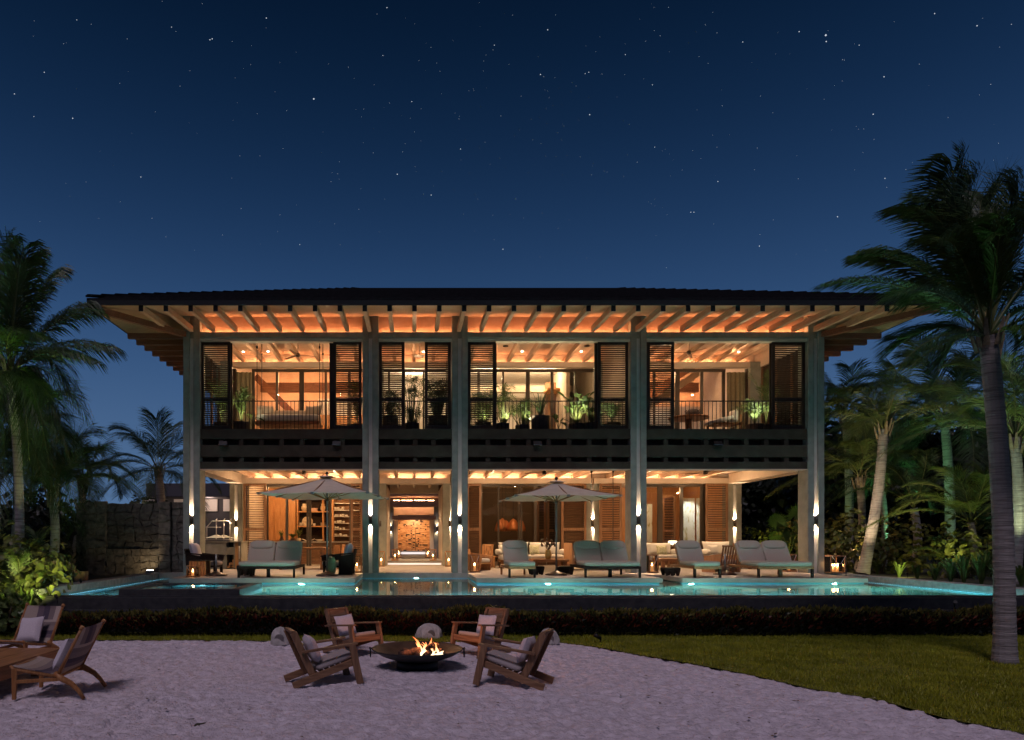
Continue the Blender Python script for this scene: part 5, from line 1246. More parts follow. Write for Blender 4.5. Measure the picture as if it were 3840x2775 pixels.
def bez(p0, p1, p2, n):
    t = np.linspace(0, 1, n)[:, None]; return (1-t)**2*p0+2*t*(1-t)*p1+t*t*p2
def frond(name, root, p0, p1, p2, leafL, n, m_, hang=(0,0,-.6), width=.035, seed=0, rr=.022, fan=.75, start=.14, side=1.0):
    """one pinnate leaf: a curved stalk with leaflets on both sides (coordinates relative to the root)"""
    r = np.random.default_rng(seed); p0, p1, p2 = (np.array(v, float) for v in (p0, p1, p2)); hang = np.array(hang, float)
    C = bez(p0, p1, p2, n+1); T = np.gradient(C, axis=0); T /= np.linalg.norm(T, axis=1)[:, None]+1e-9
    up = np.array([0, 0, 1.0]); Sd = np.cross(T, up); ln_ = np.linalg.norm(Sd, axis=1)[:, None]; Sd = np.where(ln_ > .05, Sd/(ln_+1e-9), np.array([1.0, 0, 0]))
    tt = np.linspace(0, 1, n+1); sel = tt > start; Vs = []; Fs = []; c = 0
    k = int(sel.sum()); Cs, Ts, Ss, ts = C[sel], T[sel], Sd[sel], tt[sel]
    env = leafL*np.clip(np.sin(PI*(.12+.80*(ts-start)/(1-start)))**.55, .2, 1)
    for s in (-1, 1):
        Lg = (env*r.uniform(.82, 1.1, k))[:, None]; ang = (fan+.35*ts)[:, None]
        D = Ss*s*(1-ang*.35)*side+Ts*ang+np.array([0,0,.18*side])+r.normal(0, .07, (k, 3)); D /= np.linalg.norm(D, axis=1)[:, None]
        D2 = D+hang*1.0+r.normal(0, .08, (k, 3)); D2 /= np.linalg.norm(D2, axis=1)[:, None]
        D3 = D2+hang*1.3; D3 /= np.linalg.norm(D3, axis=1)[:, None]
        D2 = D+hang*.55+r.normal(0, .05, (k, 3)); D2 /= np.linalg.norm(D2, axis=1)[:, None]; D3 = D2+hang*.75; D3 /= np.linalg.norm(D3, axis=1)[:, None]
        a = Cs; b = a+D*Lg*.4; cc = b+D2*Lg*.35; e = cc+D3*Lg*.3
        wv = Ts*width/2
        pts = np.stack([a-wv*.5, a+wv*.5, b+wv, b-wv, cc+wv*.8, cc-wv*.8, e+wv*.12, e-wv*.12], 1).reshape(-1, 3); Vs.append(pts)
        o = (np.arange(k)*8+c)[:, None]; Fs += [o+np.array([0,1,2,3]), o+np.array([3,2,4,5]), o+np.array([5,4,6,7])]; c += k*8
    me_o = npmesh(name, np.concatenate(Vs), np.concatenate(Fs), m_, root)
    st = MB(); Cq = bez(p0, p1, p2, 12); st.tube([tuple(v) for v in Cq], [max(.004, rr*(1-i/12.5)) for i in range(12)], 6); st.build('stalk', M['rachis'], me_o)
    return me_o
def palm(label, base, top, r0, r1, leaf, specs=None, nf=16, Lf=2.6, leafL=.6, nl=46, seed=1, wind=(-.25,0,0), hang=(-.12,0,-.55), side=1.0, name='coconut_palm', bow=.25, group='coconut palms', low=-25, high=78, width=.035, husk=True, extra=False):
    t = thing(name, label, 'palm tree', base, group=group); r = np.random.default_rng(seed); b = np.array(base, float); T_ = np.array(top, float)-b
    n = max(6, int(np.linalg.norm(T_)/.07)); pts = []; rs = []
    for i in range(n+1):
        u = i/n; p = T_*u+np.array([bow*math.sin(PI*u)*.5, 0, 0]); fl_ = 1+.22*math.exp(-u*n*.07/.35)
        pts.append(tuple(p)); rs.append((r0+(r1-r0)*u)*fl_*(1+.022*((i % 2)*2-1)+r.uniform(-.012,.012)))
    MB().tube(pts, rs, 14, smooth=False).build('trunk', M['ptrunk'], t)
    if husk:
        m = MB()
        for i in range(9):
            a = i*2.4+seed; rr_ = r1*1.25; u = r.uniform(-.35,.1)
            m.beam((T_[0]+math.cos(a)*rr_, T_[1]+math.sin(a)*rr_, T_[2]+u-.15), (T_[0]+math.cos(a)*rr_*1.7, T_[1]+math.sin(a)*rr_*1.7, T_[2]+u+.3), .10, .02, up=(math.cos(a),math.sin(a),0), w2=.04)
        m.build('husk', M['husk'], t)
    if specs:
        for i, (q1, q2, lL) in enumerate(specs):
            frond('frond', t, T_, np.array(q1)-b, np.array(q2)-b, lL*1.2, nl, leaf, hang, width, seed*50+i, side=side)
            if extra:
                j = r.normal(0, .16, 3); frond('frond', t, T_, np.array(q1)-b+j*1.2, np.array(q2)-b+j*2.2+np.array([.1,0,-.22]), lL*1.1, int(nl*.8), leaf, hang, width, seed*50+i+500, side=side)
    for i in range(nf):
        az = i*2.399+seed; el = math.radians(high-(high-low)*((i+.5)/nf)**.8); L_ = Lf*r.uniform(.85, 1.1)
        d = np.array([math.cos(az)*math.cos(el), math.sin(az)*math.cos(el), math.sin(el)])
        q1 = T_+d*L_*.5+np.array([0,0,.20*L_]); q2 = T_+d*L_*.88+np.array([0,0,-L_*(.06+.26*math.cos(el))])+np.array(wind)*L_
        frond('frond', t, T_, q1, q2, leafL*r.uniform(1.1,1.4), int(nl*2.1), leaf, hang, width*.72, seed*100+i)
    return t
# front right palm, wind-blown
Yp = 11.9
pp = lambda a, b, dy=0: np.array(P(a, b, Yp+dy))
sp_ = [ (pp(3420,1010,-.5), pp(3120,1062,-.9), .62), (pp(3500,960,.3), pp(3262,952,.3), .72), (pp(3540,800,.6), pp(3440,800,.4), .85), (pp(3560,780,0), pp(3575,640,-.2), .80),
        (pp(3650,740,.4), pp(3690,740,.6), .85), (pp(3780,740,.2), pp(3800,790,0), .85), (pp(3860,700,-.3), pp(3930,820,-.5), .9), (pp(3950,850,.2), pp(4060,980,.2), .85),
        (pp(3960,1000,.6), pp(4100,1240,.9), .8), (pp(3900,1150,-.9), pp(3990,1420,-1.4), .7), (pp(3500,1180,.9), pp(3360,1300,1.2), .7), (pp(3560,1230,-1.0), pp(3420,1370,-1.5), .55),
        (pp(3600,850,-.9), pp(3520,900,-1.5), .8), (pp(3740,900,-.9), pp(3760,820,-1.7), .85), (pp(3680,780,.9), pp(3640,760,1.7), .9), (pp(3820,1000,.9), pp(3880,1020,1.9), .8), (pp(3560,1000,.9), pp(3400,1120,1.6), .75)]
palm('tall wind-blown coconut palm standing on the lawn at the right edge', (px(3768,11.76), 11.76, 0), P(3705, 1262, Yp), .158, .135, LM['palm'], sp_, nf=0, nl=150, seed=3, hang=(-.62,0,-.80), bow=.18, width=.030, side=.7, extra=True)
# palms on the right beyond the pool
palm('slender palm at the right edge just behind the front palm, trunk lit from below', (px(3802,19.7), 19.7, .85), P(3806, 1640, 19.7), .15, .12, LM['palmy'], nf=13, Lf=3.3, leafL=.75, seed=8, low=5, nl=52)
palm('leaning pale-trunked palm beside the wide lantern', (px(3235,24.2), 24.2, .9), P(3314, 1612, 24.4), .185, .145, LM['palmy'], nf=11, Lf=2.9, leafL=.85, seed=5, low=8, nl=60, wind=(-.10,0,0), hang=(-.12,0,-.9), width=.028)
palm('shorter palm left of and behind the leaning palm', (px(3221,27), 27, .9), P(3222, 1790, 27), .14, .13, LM['palmy'], nf=10, Lf=2.6, leafL=.8, seed=6, low=5, nl=56, wind=(-.3,0,0), hang=(-.2,0,-.9), width=.028)
palm('palm whose trunk shows just right of the leaning palm', (px(3313,28), 28, .9), P(3300, 1780, 28), .12, .11, LM['palmd'], nf=12, Lf=2.6, leafL=.7, seed=7, nl=40)
palm('small palm with upright fronds in the dark right of the leaning palm', (px(3430,26), 26, .9), P(3427, 1905, 26), .16, .13, LM['palmd'], nf=9, Lf=2.9, leafL=.55, seed=9, low=30, nl=40, husk=False)
palm('yellow-lit young palm left of the front trunk', (px(3640,22.5), 22.5, .9), P(3640, 1960, 22.5), .12, .09, LM['palmy'], nf=11, Lf=2.7, leafL=.6, seed=10, low=15, nl=46, husk=False)
palm('big dark green palm filling the gap behind the front palm', (px(3560,29), 29, .9), P(3540, 1560, 29), .2, .16, LM['palmd'], nf=18, Lf=4.4, leafL=1.1, seed=14, low=-20, nl=56, width=.06)
palm('dark palm close to the far right corner of the house', (px(3180,33), 33, .9), P(3170, 1560, 33), .2, .16, LM['palmd'], nf=15, Lf=3.4, leafL=.9, seed=15, low=-20, nl=46, width=.05)
palm('dark palm at the right edge, high behind the others', (px(3760,32), 32, .9), P(3740, 1480, 32), .2, .16, LM['palmd'], nf=16, Lf=4.6, leafL=1.1, seed=16, low=-20, nl=50, width=.06)
# palms on the left
Ya = 17
pa = lambda a, b, dy=0: np.array(P(a, b, Ya+dy))
sp_ = [(pa(180,1270), pa(405,1300), .9), (pa(170,1180,.4), pa(330,1150,.6), .8), (pa(60,1120,-.3), pa(125,962,-.3), .7), (pa(130,1050,.6), pa(215,1030,.9), .75), (pa(-30,1040,.2), pa(40,905,.2), .8),
       (pa(60,1000,-.8), pa(90,930,-1.2), .8), (pa(-120,1100,.4), pa(-260,1180,.4), .8), (pa(160,1400,-.8), pa(230,1560,-1.2), .7), (pa(-80,1250,1), pa(-220,1400,1.6), .8), (pa(0,1200,-1.2), pa(80,1250,-2.2), .8), (pa(140,1250,1), pa(250,1420,1.6), .8), (pa(-80,1120,-.9), pa(-180,1050,-1.5), .8), (pa(40,1000,1.2), pa(60,1060,2.0), .8),
 (pa(20,1330,-.6), pa(-30,1700,-.9), .8), (pa(90,1330,-.3), pa(110,1730,-.5), .8), (pa(60,1350,.5), pa(50,1790,.6), .8), (pa(150,1330,.2), pa(215,1650,.3), .8), (pa(-20,1330,.3), pa(-80,1680,.5), .8), (pa(110,1300,.9), pa(150,1640,1.2), .8)]
palm('large coconut palm at the left edge with fronds reaching towards the roof', (px(66,17.3), 17.3, .2), P(40, 1400, Ya), .11, .10, LM['palm'], sp_, nf=0, nl=110, seed=21, hang=(-.05,0,-1.0), width=.030, side=.8, extra=True)
palm('green-lit palm with long hanging fronds cut by the left edge', (px(-40,18.6), 18.6, .84), P(-30, 1640, 18.6), .14, .12, LM['palm'], nf=20, Lf=3.2, leafL=1.0, seed=29, low=-35, nl=50, hang=(0,0,-.9))
palm('palm with brown hanging fronds below the large left palm', (px(40,21), 21, .84), P(62, 1640, 21), .14, .12, LM['palm'], nf=22, Lf=3.3, leafL=1.0, seed=22, low=-40, nl=46)
palm('bushy low palm left of the stone wall', (px(188,21.5), 21.5, .84), P(196, 1850, 21.5), .15, .12, LM['palm'], nf=17, Lf=2.9, leafL=.85, seed=23, low=12, nl=50, wind=(.05,0,0))
palm('palm in front of the stone wall top, between bushy palm and house', (px(262,25.5), 25.5, .84), P(310, 1800, 25.5), .14, .12, LM['palmd'], nf=14, Lf=2.3, leafL=.7, seed=27, low=-10, nl=46)
palm('dark palm against the sky beside the left corner of the house', (px(606,30), 30, .84), P(592, 1765, 30), .2, .17, LM['palmd'], nf=18, Lf=3.3, leafL=.8, seed=24, low=-30, nl=56, wind=(-.05,0,.05))

# broad-leaf bushes ----------------------------------------------------------------
def leaves(n, cen, rad, size, seed, up=.3, shell=.6, aspect=.85, fold=.15, zmin=None, point=False):
    """n small folded leaves in an ellipsoid, mostly near its surface"""
    r = np.random.default_rng(seed); d = r.normal(size=(n, 3)); d /= np.linalg.norm(d, axis=1)[:, None]
    rr_ = (shell+(1-shell)*r.random(n))[:, None]*(1+.28*np.sin(d[:, :1]*5+seed)+.22*np.sin(d[:, 2:]*7+seed*2))
    c = np.array(cen)+d*np.array(rad)*rr_
    if zmin is not None: c[:, 2] = np.maximum(c[:, 2], zmin+.04*r.random(n))
    nn = d+r.normal(0, .55, (n, 3))+np.array([0, 0, up]); nn /= np.linalg.norm(nn, axis=1)[:, None]
    a = np.cross(nn, r.normal(size=(n, 3))); a /= np.linalg.norm(a, axis=1)[:, None]; b = np.cross(nn, a); s = size*r.uniform(.6, 1.25, n)[:, None]
    if point: 
        a2 = d+np.array([0,0,.7])+r.normal(0,.35,(n,3)); a2 /= np.linalg.norm(a2, axis=1)[:, None]; a = a2; b = np.cross(a, nn); b /= np.linalg.norm(b, axis=1)[:, None]+1e-6
    k = 6; ring = []
    for i in range(k):
        th = 2*PI*i/k; ring.append(c+a*s*math.cos(th)*.5+b*s*aspect*math.sin(th)*.5+nn*s*fold*abs(math.sin(th)))
    V_ = np.stack(ring, 1).reshape(-1, 3); F_ = (np.arange(n)*k)[:, None]
    return V_, np.concatenate([F_+np.array([0,1,2,3]), F_+np.array([0,3,4,5])])
def bush(label, c, rad, n, size, leaf, seed, name='sea_grape_bush', cat='bush', **kw):
    base = (c[0], c[1], c[2]-rad[2]); t = thing(name, label, cat, base)
    V_, F_ = leaves(n, (0, 0, rad[2]), rad, size, seed, **kw); npmesh('foliage', V_, F_, leaf, t, kind='stuff'); m = MB(); r = random.Random(seed)
    for i in range(9):
        a = r.uniform(0, 6.3); q = r.uniform(.3, .8); m.tube([(rad[0]*.12*math.cos(a), rad[1]*.12*math.sin(a), 0), (rad[0]*.4*q*math.cos(a), rad[1]*.4*q*math.sin(a), rad[2]*.8), (rad[0]*q*math.cos(a), rad[1]*q*math.sin(a), rad[2]*1.5*q+.2)], [.03,.02,.008], 6)
    m.build('branch', M['branch'], t); return t
bush('sea grape bush with big round yellow-green leaves at the left edge', (px(50,16), 16.2, 1.0), (.95,.6,1.25), 520, .20, LM['grape'], 41)
bush('sea grape bush in front of the large palm, left of the pool end', (px(120,17), 17.2, 1.35), (.75,.6,.75), 300, .17, LM['grape'], 42)
bush('low leafy bush at the lower left corner beside the sand', (px(20,15), 15.0, .45), (.7,.5,.5), 350, .15, LM['lush'], 43, name='leafy_bush')
bush('sea grape bush around the foot of the leaning palm', (px(3185,25.2), 25.6, 1.9), (1.3,.8,1.2), 520, .19, LM['grape'], 44)
bush('sea grape bush right of the leaning palm', (px(3330,24.8), 25.3, 1.75), (1.15,.8,1.05), 420, .19, LM['grape'], 45)
bush('dim sea grape bush in the middle of the right garden', (px(3500,24), 25.0, 1.8), (1.2,.8,1.15), 420, .18, LM['hedge'], 46)
bush('sea grape bush just left of the front palm trunk', (px(3655,21.5), 22.0, 1.7), (.95,.7,1.05), 330, .19, LM['grape'], 47)
bush('sea grape bush at the right edge behind the trunks', (px(3850,22), 23.5, 1.9), (1.1,.8,1.2), 330, .19, LM['grape'], 48)
bush('dim bush seen through the garden opening between pier and column', (px(2880,33), 33.5, 1.8), (2.2,.9,1.2), 700, .17, LM['hedge'], 49)
bush('dark bush between the far right column and the leaning palm', (px(3130,28), 28.5, 2.1), (1.1,.9,1.3), 380, .18, LM['hedge'], 50)
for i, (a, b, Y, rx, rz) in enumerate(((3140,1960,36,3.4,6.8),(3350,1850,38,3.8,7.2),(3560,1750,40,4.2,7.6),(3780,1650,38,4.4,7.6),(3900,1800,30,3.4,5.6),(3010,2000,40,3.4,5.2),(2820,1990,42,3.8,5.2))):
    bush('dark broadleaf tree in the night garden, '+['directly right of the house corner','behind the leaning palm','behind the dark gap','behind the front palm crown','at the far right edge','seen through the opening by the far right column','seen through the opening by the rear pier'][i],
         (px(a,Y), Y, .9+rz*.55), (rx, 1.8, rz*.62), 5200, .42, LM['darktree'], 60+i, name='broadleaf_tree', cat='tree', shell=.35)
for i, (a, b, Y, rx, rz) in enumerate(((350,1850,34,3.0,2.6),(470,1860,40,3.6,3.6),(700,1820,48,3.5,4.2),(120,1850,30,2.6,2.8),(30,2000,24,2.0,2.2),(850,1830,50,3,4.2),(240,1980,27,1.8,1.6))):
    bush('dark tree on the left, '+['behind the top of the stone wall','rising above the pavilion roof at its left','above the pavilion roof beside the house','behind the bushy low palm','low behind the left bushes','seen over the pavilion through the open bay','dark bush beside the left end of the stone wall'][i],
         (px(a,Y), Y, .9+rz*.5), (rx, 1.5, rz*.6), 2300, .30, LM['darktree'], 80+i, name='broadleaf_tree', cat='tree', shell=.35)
# strap-leaf tufts and ferns
def tuft(label, x, y, z, n, h, seed, leaf, name='strap_leaf_plant', cat='plant', w=.03, parent=None, lean=.6, part='foliage', lift=0):
    r = np.random.default_rng(seed); t = parent or thing(name, label, cat, (x, y, z)); Vs, Fs = [], []
    for i in range(n):
        a = r.uniform(0, 2*PI); hh = h*r.uniform(.6, 1.1); ln = lean*hh*r.uniform(.3, 1.2); d = np.array([math.cos(a), math.sin(a), 0]); s = np.array([-math.sin(a), math.cos(a), 0])*w*r.uniform(.7,1.2)
        o = d*.03*r.random(); c = [o, o+d*ln*.25+np.array([0,0,hh*.5]), o+d*ln*.62+np.array([0,0,hh*.86]), o+d*ln*1.1+np.array([0,0,hh*.92])]
        b = len(Vs)*1; k = sum(len(v) for v in Vs); Vs.append(np.stack([c[0]-s*.5, c[0]+s*.5, c[1]+s, c[1]-s, c[2]+s*.8, c[2]-s*.8, c[3]+s*.1, c[3]-s*.1])); Fs.append(np.array([[0,1,2,3],[3,2,4,5],[5,4,6,7]])+k)
    fo = npmesh(part, np.concatenate(Vs), np.concatenate(Fs), leaf, t, kind='stuff'); fo.location.z = lift; return t
spots = [(3290,2158,24.6,.5,'beside the foot of the leaning palm'),(3372,2165,22.8,.55,'along the right coping, second from the house'),(3440,2172,21.4,.5,'along the right coping, third from the house'),(3505,2175,20.6,.6,'along the right coping, in the dark gap'),
         (3565,2180,20.0,.75,'right of the dark gap on the coping'),(3615,2185,19.6,.9,'bright tuft left of the front trunk'),(3680,2190,19.2,1.0,'tall bright strap-leaf clump against the front trunk'),(3745,2195,18.8,.6,'behind the front trunk'),(3830,2200,18.4,.6,'at the right edge by the coping')]
for i, (a, b, Y, h, lab) in enumerate(spots): tuft('strap-leaved plant '+lab, max(15.45, px(a,Y)), Y, .86, 34, h, 200+i, LM['palmy'])
for i, (a, Y, z, h, lab) in enumerate(((40,15.6,.1,.9,'tuft of long blades at the lower left, nearest the edge'),(95,15.8,.3,.85,'tuft of long blades left of the stepped pool wall'),(150,16.9,.7,.6,'tuft of blades behind the stepped pool wall'),(10,15.2,0,.7,'tuft of blades cut by the left edge'))):
    tuft(lab, px(a,Y), Y, z, 46, h, 240+i, LM['lush'])
palm('ground-hugging young palm among the left bushes', (px(60,15.9), 15.9, .4), P(62, 2215, 15.9), .07, .05, LM['lush'], nf=8, Lf=1.1, leafL=.35, seed=31, low=5, nl=32, name='young_palm', husk=False, group='young palms', width=.025)
palm('young palm with arching frond in front of the bushy low palm', (px(120,17.6), 17.6, .8), P(118, 2120, 17.6), .06, .05, LM['lush'], nf=7, Lf=1.3, leafL=.38, seed=32, low=8, nl=32, name='young_palm', husk=False, group='young palms', width=.025)
palm('young palm in the dark gap of the right garden', (px(3560,22), 22.3, .86), P(3562, 2110, 22.3), .06, .05, LM['palmy'], nf=8, Lf=1.2, leafL=.35, seed=33, low=15, nl=30, name='young_palm', husk=False, group='young palms', width=.025)
# fan palmettos in the garden opening
def fan_palm(label, x, y, z, fans, leaf, seed, name='fan_palm'):
    t = thing(name, label, 'fan palm', (x, y, z)); r = random.Random(seed); st = MB()
    for (fx, fz, R_) in fans:
        c = np.array([fx-x, r.uniform(-.3,.3), fz-z]); m = MB(); st.tube([(0,0,0), tuple(c*.6+np.array([0,0,.1])), tuple(c)], [.018,.012,.008], 5)
        tl = r.uniform(-.5,.5); Mx = Matrix.Rotation(tl, 3, 'Z') @ Matrix.Rotation(r.uniform(-.5,.3), 3, 'X') @ Matrix.Rotation(r.uniform(-.6,.6), 3, 'Y')
        for k in range(26):
            a = -2.5+5.0*k/25+PI/2; L_ = R_*r.uniform(.85,1.05); d = Vector((math.cos(a), 0, math.sin(a))); s = Vector((-math.sin(a), 0, math.cos(a)))*R_*.05; dn = Vector((0,-.18*R_,-.12*R_))
            pts = [Vector((0,0,0)), d*L_*.6+s+dn*.3, d*L_+dn, d*L_*.6-s+dn*.3]; m.poly([tuple(Mx @ p+Vector(c)) for p in pts])
        m.build('fan_leaf', leaf, t)
    st.build('stalk', M['rachis'], t)
X33 = lambda a: px(a,33)
fan_palm('lit fan palm with round spiky leaves seen through the garden opening', X33(2950), 33, .86, [(X33(2985),pz(1935,33),.75),(X33(2937),pz(1990,33),.75),(X33(2968),pz(2030,33),.7),(X33(2914),pz(1955,33),.55),(X33(2990),pz(1965,33),.6),(X33(2905),pz(2020,33),.55)], LM['palmy'], 5)

# croton hedge ---------------------------------------------------------------------
hd = thing('croton_hedge', 'dark croton hedge with red and green leaves running below the pool wall', 'hedge', (2.6, 15.2, 0))
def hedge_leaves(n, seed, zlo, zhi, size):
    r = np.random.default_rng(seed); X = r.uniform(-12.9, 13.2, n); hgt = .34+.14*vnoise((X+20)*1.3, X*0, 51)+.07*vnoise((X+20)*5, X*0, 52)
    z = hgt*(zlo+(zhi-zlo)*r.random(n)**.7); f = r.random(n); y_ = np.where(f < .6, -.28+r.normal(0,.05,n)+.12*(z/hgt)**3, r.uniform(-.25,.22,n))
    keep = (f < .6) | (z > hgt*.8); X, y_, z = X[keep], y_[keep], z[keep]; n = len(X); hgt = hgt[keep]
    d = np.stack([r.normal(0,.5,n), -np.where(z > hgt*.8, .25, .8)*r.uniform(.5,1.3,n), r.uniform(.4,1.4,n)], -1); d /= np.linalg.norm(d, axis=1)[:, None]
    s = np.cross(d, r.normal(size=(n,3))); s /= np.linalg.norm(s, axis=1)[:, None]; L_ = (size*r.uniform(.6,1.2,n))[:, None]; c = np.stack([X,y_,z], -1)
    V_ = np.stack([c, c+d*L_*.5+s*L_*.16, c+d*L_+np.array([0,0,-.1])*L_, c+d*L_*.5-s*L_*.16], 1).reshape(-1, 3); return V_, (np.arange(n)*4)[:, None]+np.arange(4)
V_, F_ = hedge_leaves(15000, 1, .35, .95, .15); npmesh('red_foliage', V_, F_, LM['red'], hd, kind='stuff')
V_, F_ = hedge_leaves(34000, 2, .0, 1.0, .14); npmesh('shade_foliage', V_, F_, LM['darktree'], hd, kind='stuff')  # near-black leaves put the shade low in the hedge into colour
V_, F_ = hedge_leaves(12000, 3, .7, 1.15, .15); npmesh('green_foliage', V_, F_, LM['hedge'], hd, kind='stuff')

# potted plants upstairs -----------------------------------------------------------
FZ = 6.0
def pot(t, r, h, m_='pot'): MB().lathe([(r*.85,0),(r,.05),(r*1.0,h*.9),(r*1.03,h),(r*.93,h),(r*.9,h*.93),(0,h*.93)], n=24).build('pot', M[m_], t)
def pplant(label, x, y, r, h, kind, H, sp_, n, leaf, seed):
    t = thing('potted_plant', label, 'potted plant', (x, y, FZ), group='pot plants of the upper verandas'); pot(t, r, h); rr_ = random.Random(seed)
    if kind == 'areca':
        for i in range(n):
            a = i*2.4+seed; e = rr_.uniform(.25,1.0); q1 = (sp_*.35*math.cos(a)*e, sp_*.35*math.sin(a)*e, h+(H-h)*.75); q2 = (sp_*math.cos(a)*e, sp_*math.sin(a)*e, h+(H-h)*rr_.uniform(.45,1.0))
            frond('frond', t, (0,0,h*.9), q1, q2, .32, 22, leaf, (0,0,-.35), .028, seed*9+i, rr=.008)
    elif kind == 'spiky': tuft('', 0, 0, 0, n, H-h, seed, leaf, parent=t, lean=.9, w=.012, lift=h*.9)
    elif kind == 'rhapis':
        st = MB(); Vs = MB()
        for i in range(n):
            a = rr_.uniform(0,6.3); e = sp_*rr_.uniform(.1,1); zz = h+(H-h)*rr_.uniform(.15,1); c = Vector((e*math.cos(a), e*math.sin(a), zz)); st.tube([(e*.3*math.cos(a), e*.3*math.sin(a), h*.9), tuple(c*.9), tuple(c)], [.012,.009,.005], 5)
            Mx = Matrix.Rotation(rr_.uniform(0,6.3), 3, 'Z') @ Matrix.Rotation(rr_.uniform(-.9,.3), 3, 'X')
            for k in range(9):
                b = PI/2-1.9+3.8*k/8; L_ = rr_.uniform(.18,.28); d = Vector((math.cos(b), 0, math.sin(b))); s = Vector((-math.sin(b), 0, math.cos(b)))*.014; Vs.poly([tuple(Mx @ p+c) for p in (Vector((0,0,0)), d*L_*.6+s, d*L_+Vector((0,-.05,-.05)), d*L_*.6-s)])
        st.build('cane', M['rachis'], t); Vs.build('foliage', leaf, t, kind='stuff')
    elif kind == 'broad':
        st = MB()
        for i in range(n):
            a = i*2.4+seed; e = sp_*rr_.uniform(.25,1); zz = h+(H-h)*rr_.uniform(.25,1); c = Vector((e*math.cos(a), e*math.sin(a), zz)); st.tube([(0,0,h*.9), tuple(c*.7+Vector((0,0,h*.3))), tuple(c)], [.012,.01,.006], 5)
            L_ = rr_.uniform(.26,.42); d = Vector((math.cos(a)*.7, math.sin(a)*.7, rr_.uniform(-.5,.9))).normalized(); s = d.cross(Vector((0,0,1))).normalized(); nn = s.cross(d); m = MB()
            for g_ in (-1, 1):
                m.poly([tuple(c), tuple(c+d*L_*.25+s*g_*L_*.30+nn*.03), tuple(c+d*L_*.6+s*g_*L_*.28+nn*.03), tuple(c+d*L_)][::g_])
            m.build('leaf', leaf, t)
        st.build('stem', M['rachis'], t)
    return t
Lm = LM['lush']; Yt = 25.0; X25 = lambda a, Y=25.0: px(a, Y)
pplant('potted feathery palm in the left veranda, in front of the curtain', X25(903), 25.1, .28, .42, 'areca', 1.75, .5, 13, Lm, 1)
pplant('potted rubber-leaf plant beside the feathery palm in the left veranda', X25(938), 25.5, .18, .2, 'broad', .85, .22, 5, Lm, 2)
pplant('leafy pot plant behind the leftmost shutter', X25(815), 25.6, .3, .45, 'areca', 2.2, .7, 14, Lm, 3)
pplant('dark pot plant behind the right shutter of the left bay', X25(1335), 25.4, .25, .4, 'areca', 2.0, .5, 10, LM['palm'], 4)
pplant('dark lady palm in a pot behind the left shutter of the narrow bay', X25(1465), 25.0, .28, .6, 'rhapis', 1.45, .42, 34, LM['palmd'], 5)
pplant('tall dark lady palm in the gap of the narrow bay', X25(1545), 24.9, .25, .35, 'rhapis', 1.95, .5, 46, LM['palmd'], 6)
pplant('dense dark pot plant behind the right shutter of the narrow bay', X25(1640), 24.9, .35, .6, 'rhapis', 1.9, .45, 60, LM['palmd'], 7)
pplant('green pot plant behind the left shutter of the middle bay', X25(1812), 25.0, .28, .4, 'rhapis', 1.5, .45, 44, Lm, 8)
pplant('fan-leaved lady palm at the left of the middle bay opening', X25(1885), 25.0, .25, .35, 'rhapis', 1.75, .38, 34, Lm, 9)
pplant('low lady palm left of the big pot in the middle bay', X25(1960), 25.1, .25, .3, 'rhapis', 1.15, .42, 40, Lm, 10)
pplant('ponytail plant with thin arching leaves in the big round pot of the middle bay', X25(2026), 24.95, .33, .62, 'spiky', 1.55, .5, 60, LM['palm'], 11)
pplant('small plant with paddle leaves right of the big round pot', X25(2093), 25.0, .15, .15, 'broad', .6, .3, 6, Lm, 12)
pplant('lush broad-leaved plant at the right of the middle bay opening', X25(2165), 25.1, .3, .35, 'broad', 1.5, .5, 34, Lm, 13)
pplant('lush broad-leaved plant against the right shutter of the middle bay', X25(2215), 24.9, .3, .35, 'broad', 1.35, .45, 30, Lm, 14)
pplant('green pot plant behind the right shutter of the middle bay', X25(2295), 25.0, .3, .35, 'areca', 1.3, .6, 14, Lm, 15)
pplant('big feathery pot plant at the right of the right veranda', X25(2840), 25.2, .32, .35, 'areca', 1.25, .75, 26, Lm, 16)
pplant('tall palm frond plant half hidden by the far right shutter', X25(2905), 25.6, .3, .4, 'areca', 2.5, .65, 10, Lm, 17)
for x_, Y_, e in ((903,24.8,22),(830,25.2,18),(1812,24.8,16),(1900,24.75,26),(1985,24.75,18),(2165,24.75,30),(2270,24.8,18),(2840,24.75,34),(2895,25.2,16)):
    lamp('planter_uplight', 'SPOT', (px(x_,Y_), Y_-.1, FZ+.48), e*2.6, (1,.98,.66), None, .03, 130, .6, (px(x_,Y_), Y_+.35, FZ+1.4))
for i, (a, b, kd, H, lab) in enumerate(((1056,2029,'spiky',.42,'dry grass bunch in a dark vase on the kitchen counter'),(1098,2029,'broad',.25,'small bright green plant on the kitchen counter'),(1120,2029,'spiky',.5,'leafy branches in a pale vase on the kitchen counter'))):
    t = thing('vase_plant', lab, 'vase', (px(a,32.5), 32.5, 2.0)); MB().lathe([(.07,0),(.11,.08),(.06,.22),(.07,.26)] if i == 0 else [(.08,0),(.12,.08),(.10,.16)], n=14).build('vase', M['pot' if i < 2 else 'ceramic'], t)
    tuft('', 0, 0, 0, 34 if i != 1 else 60, H, 70+i, LM['palmy'] if i != 1 else LM['lush'], parent=t, lean=.9 if i != 1 else 1.3, w=.012 if i != 1 else .03, lift=.15)

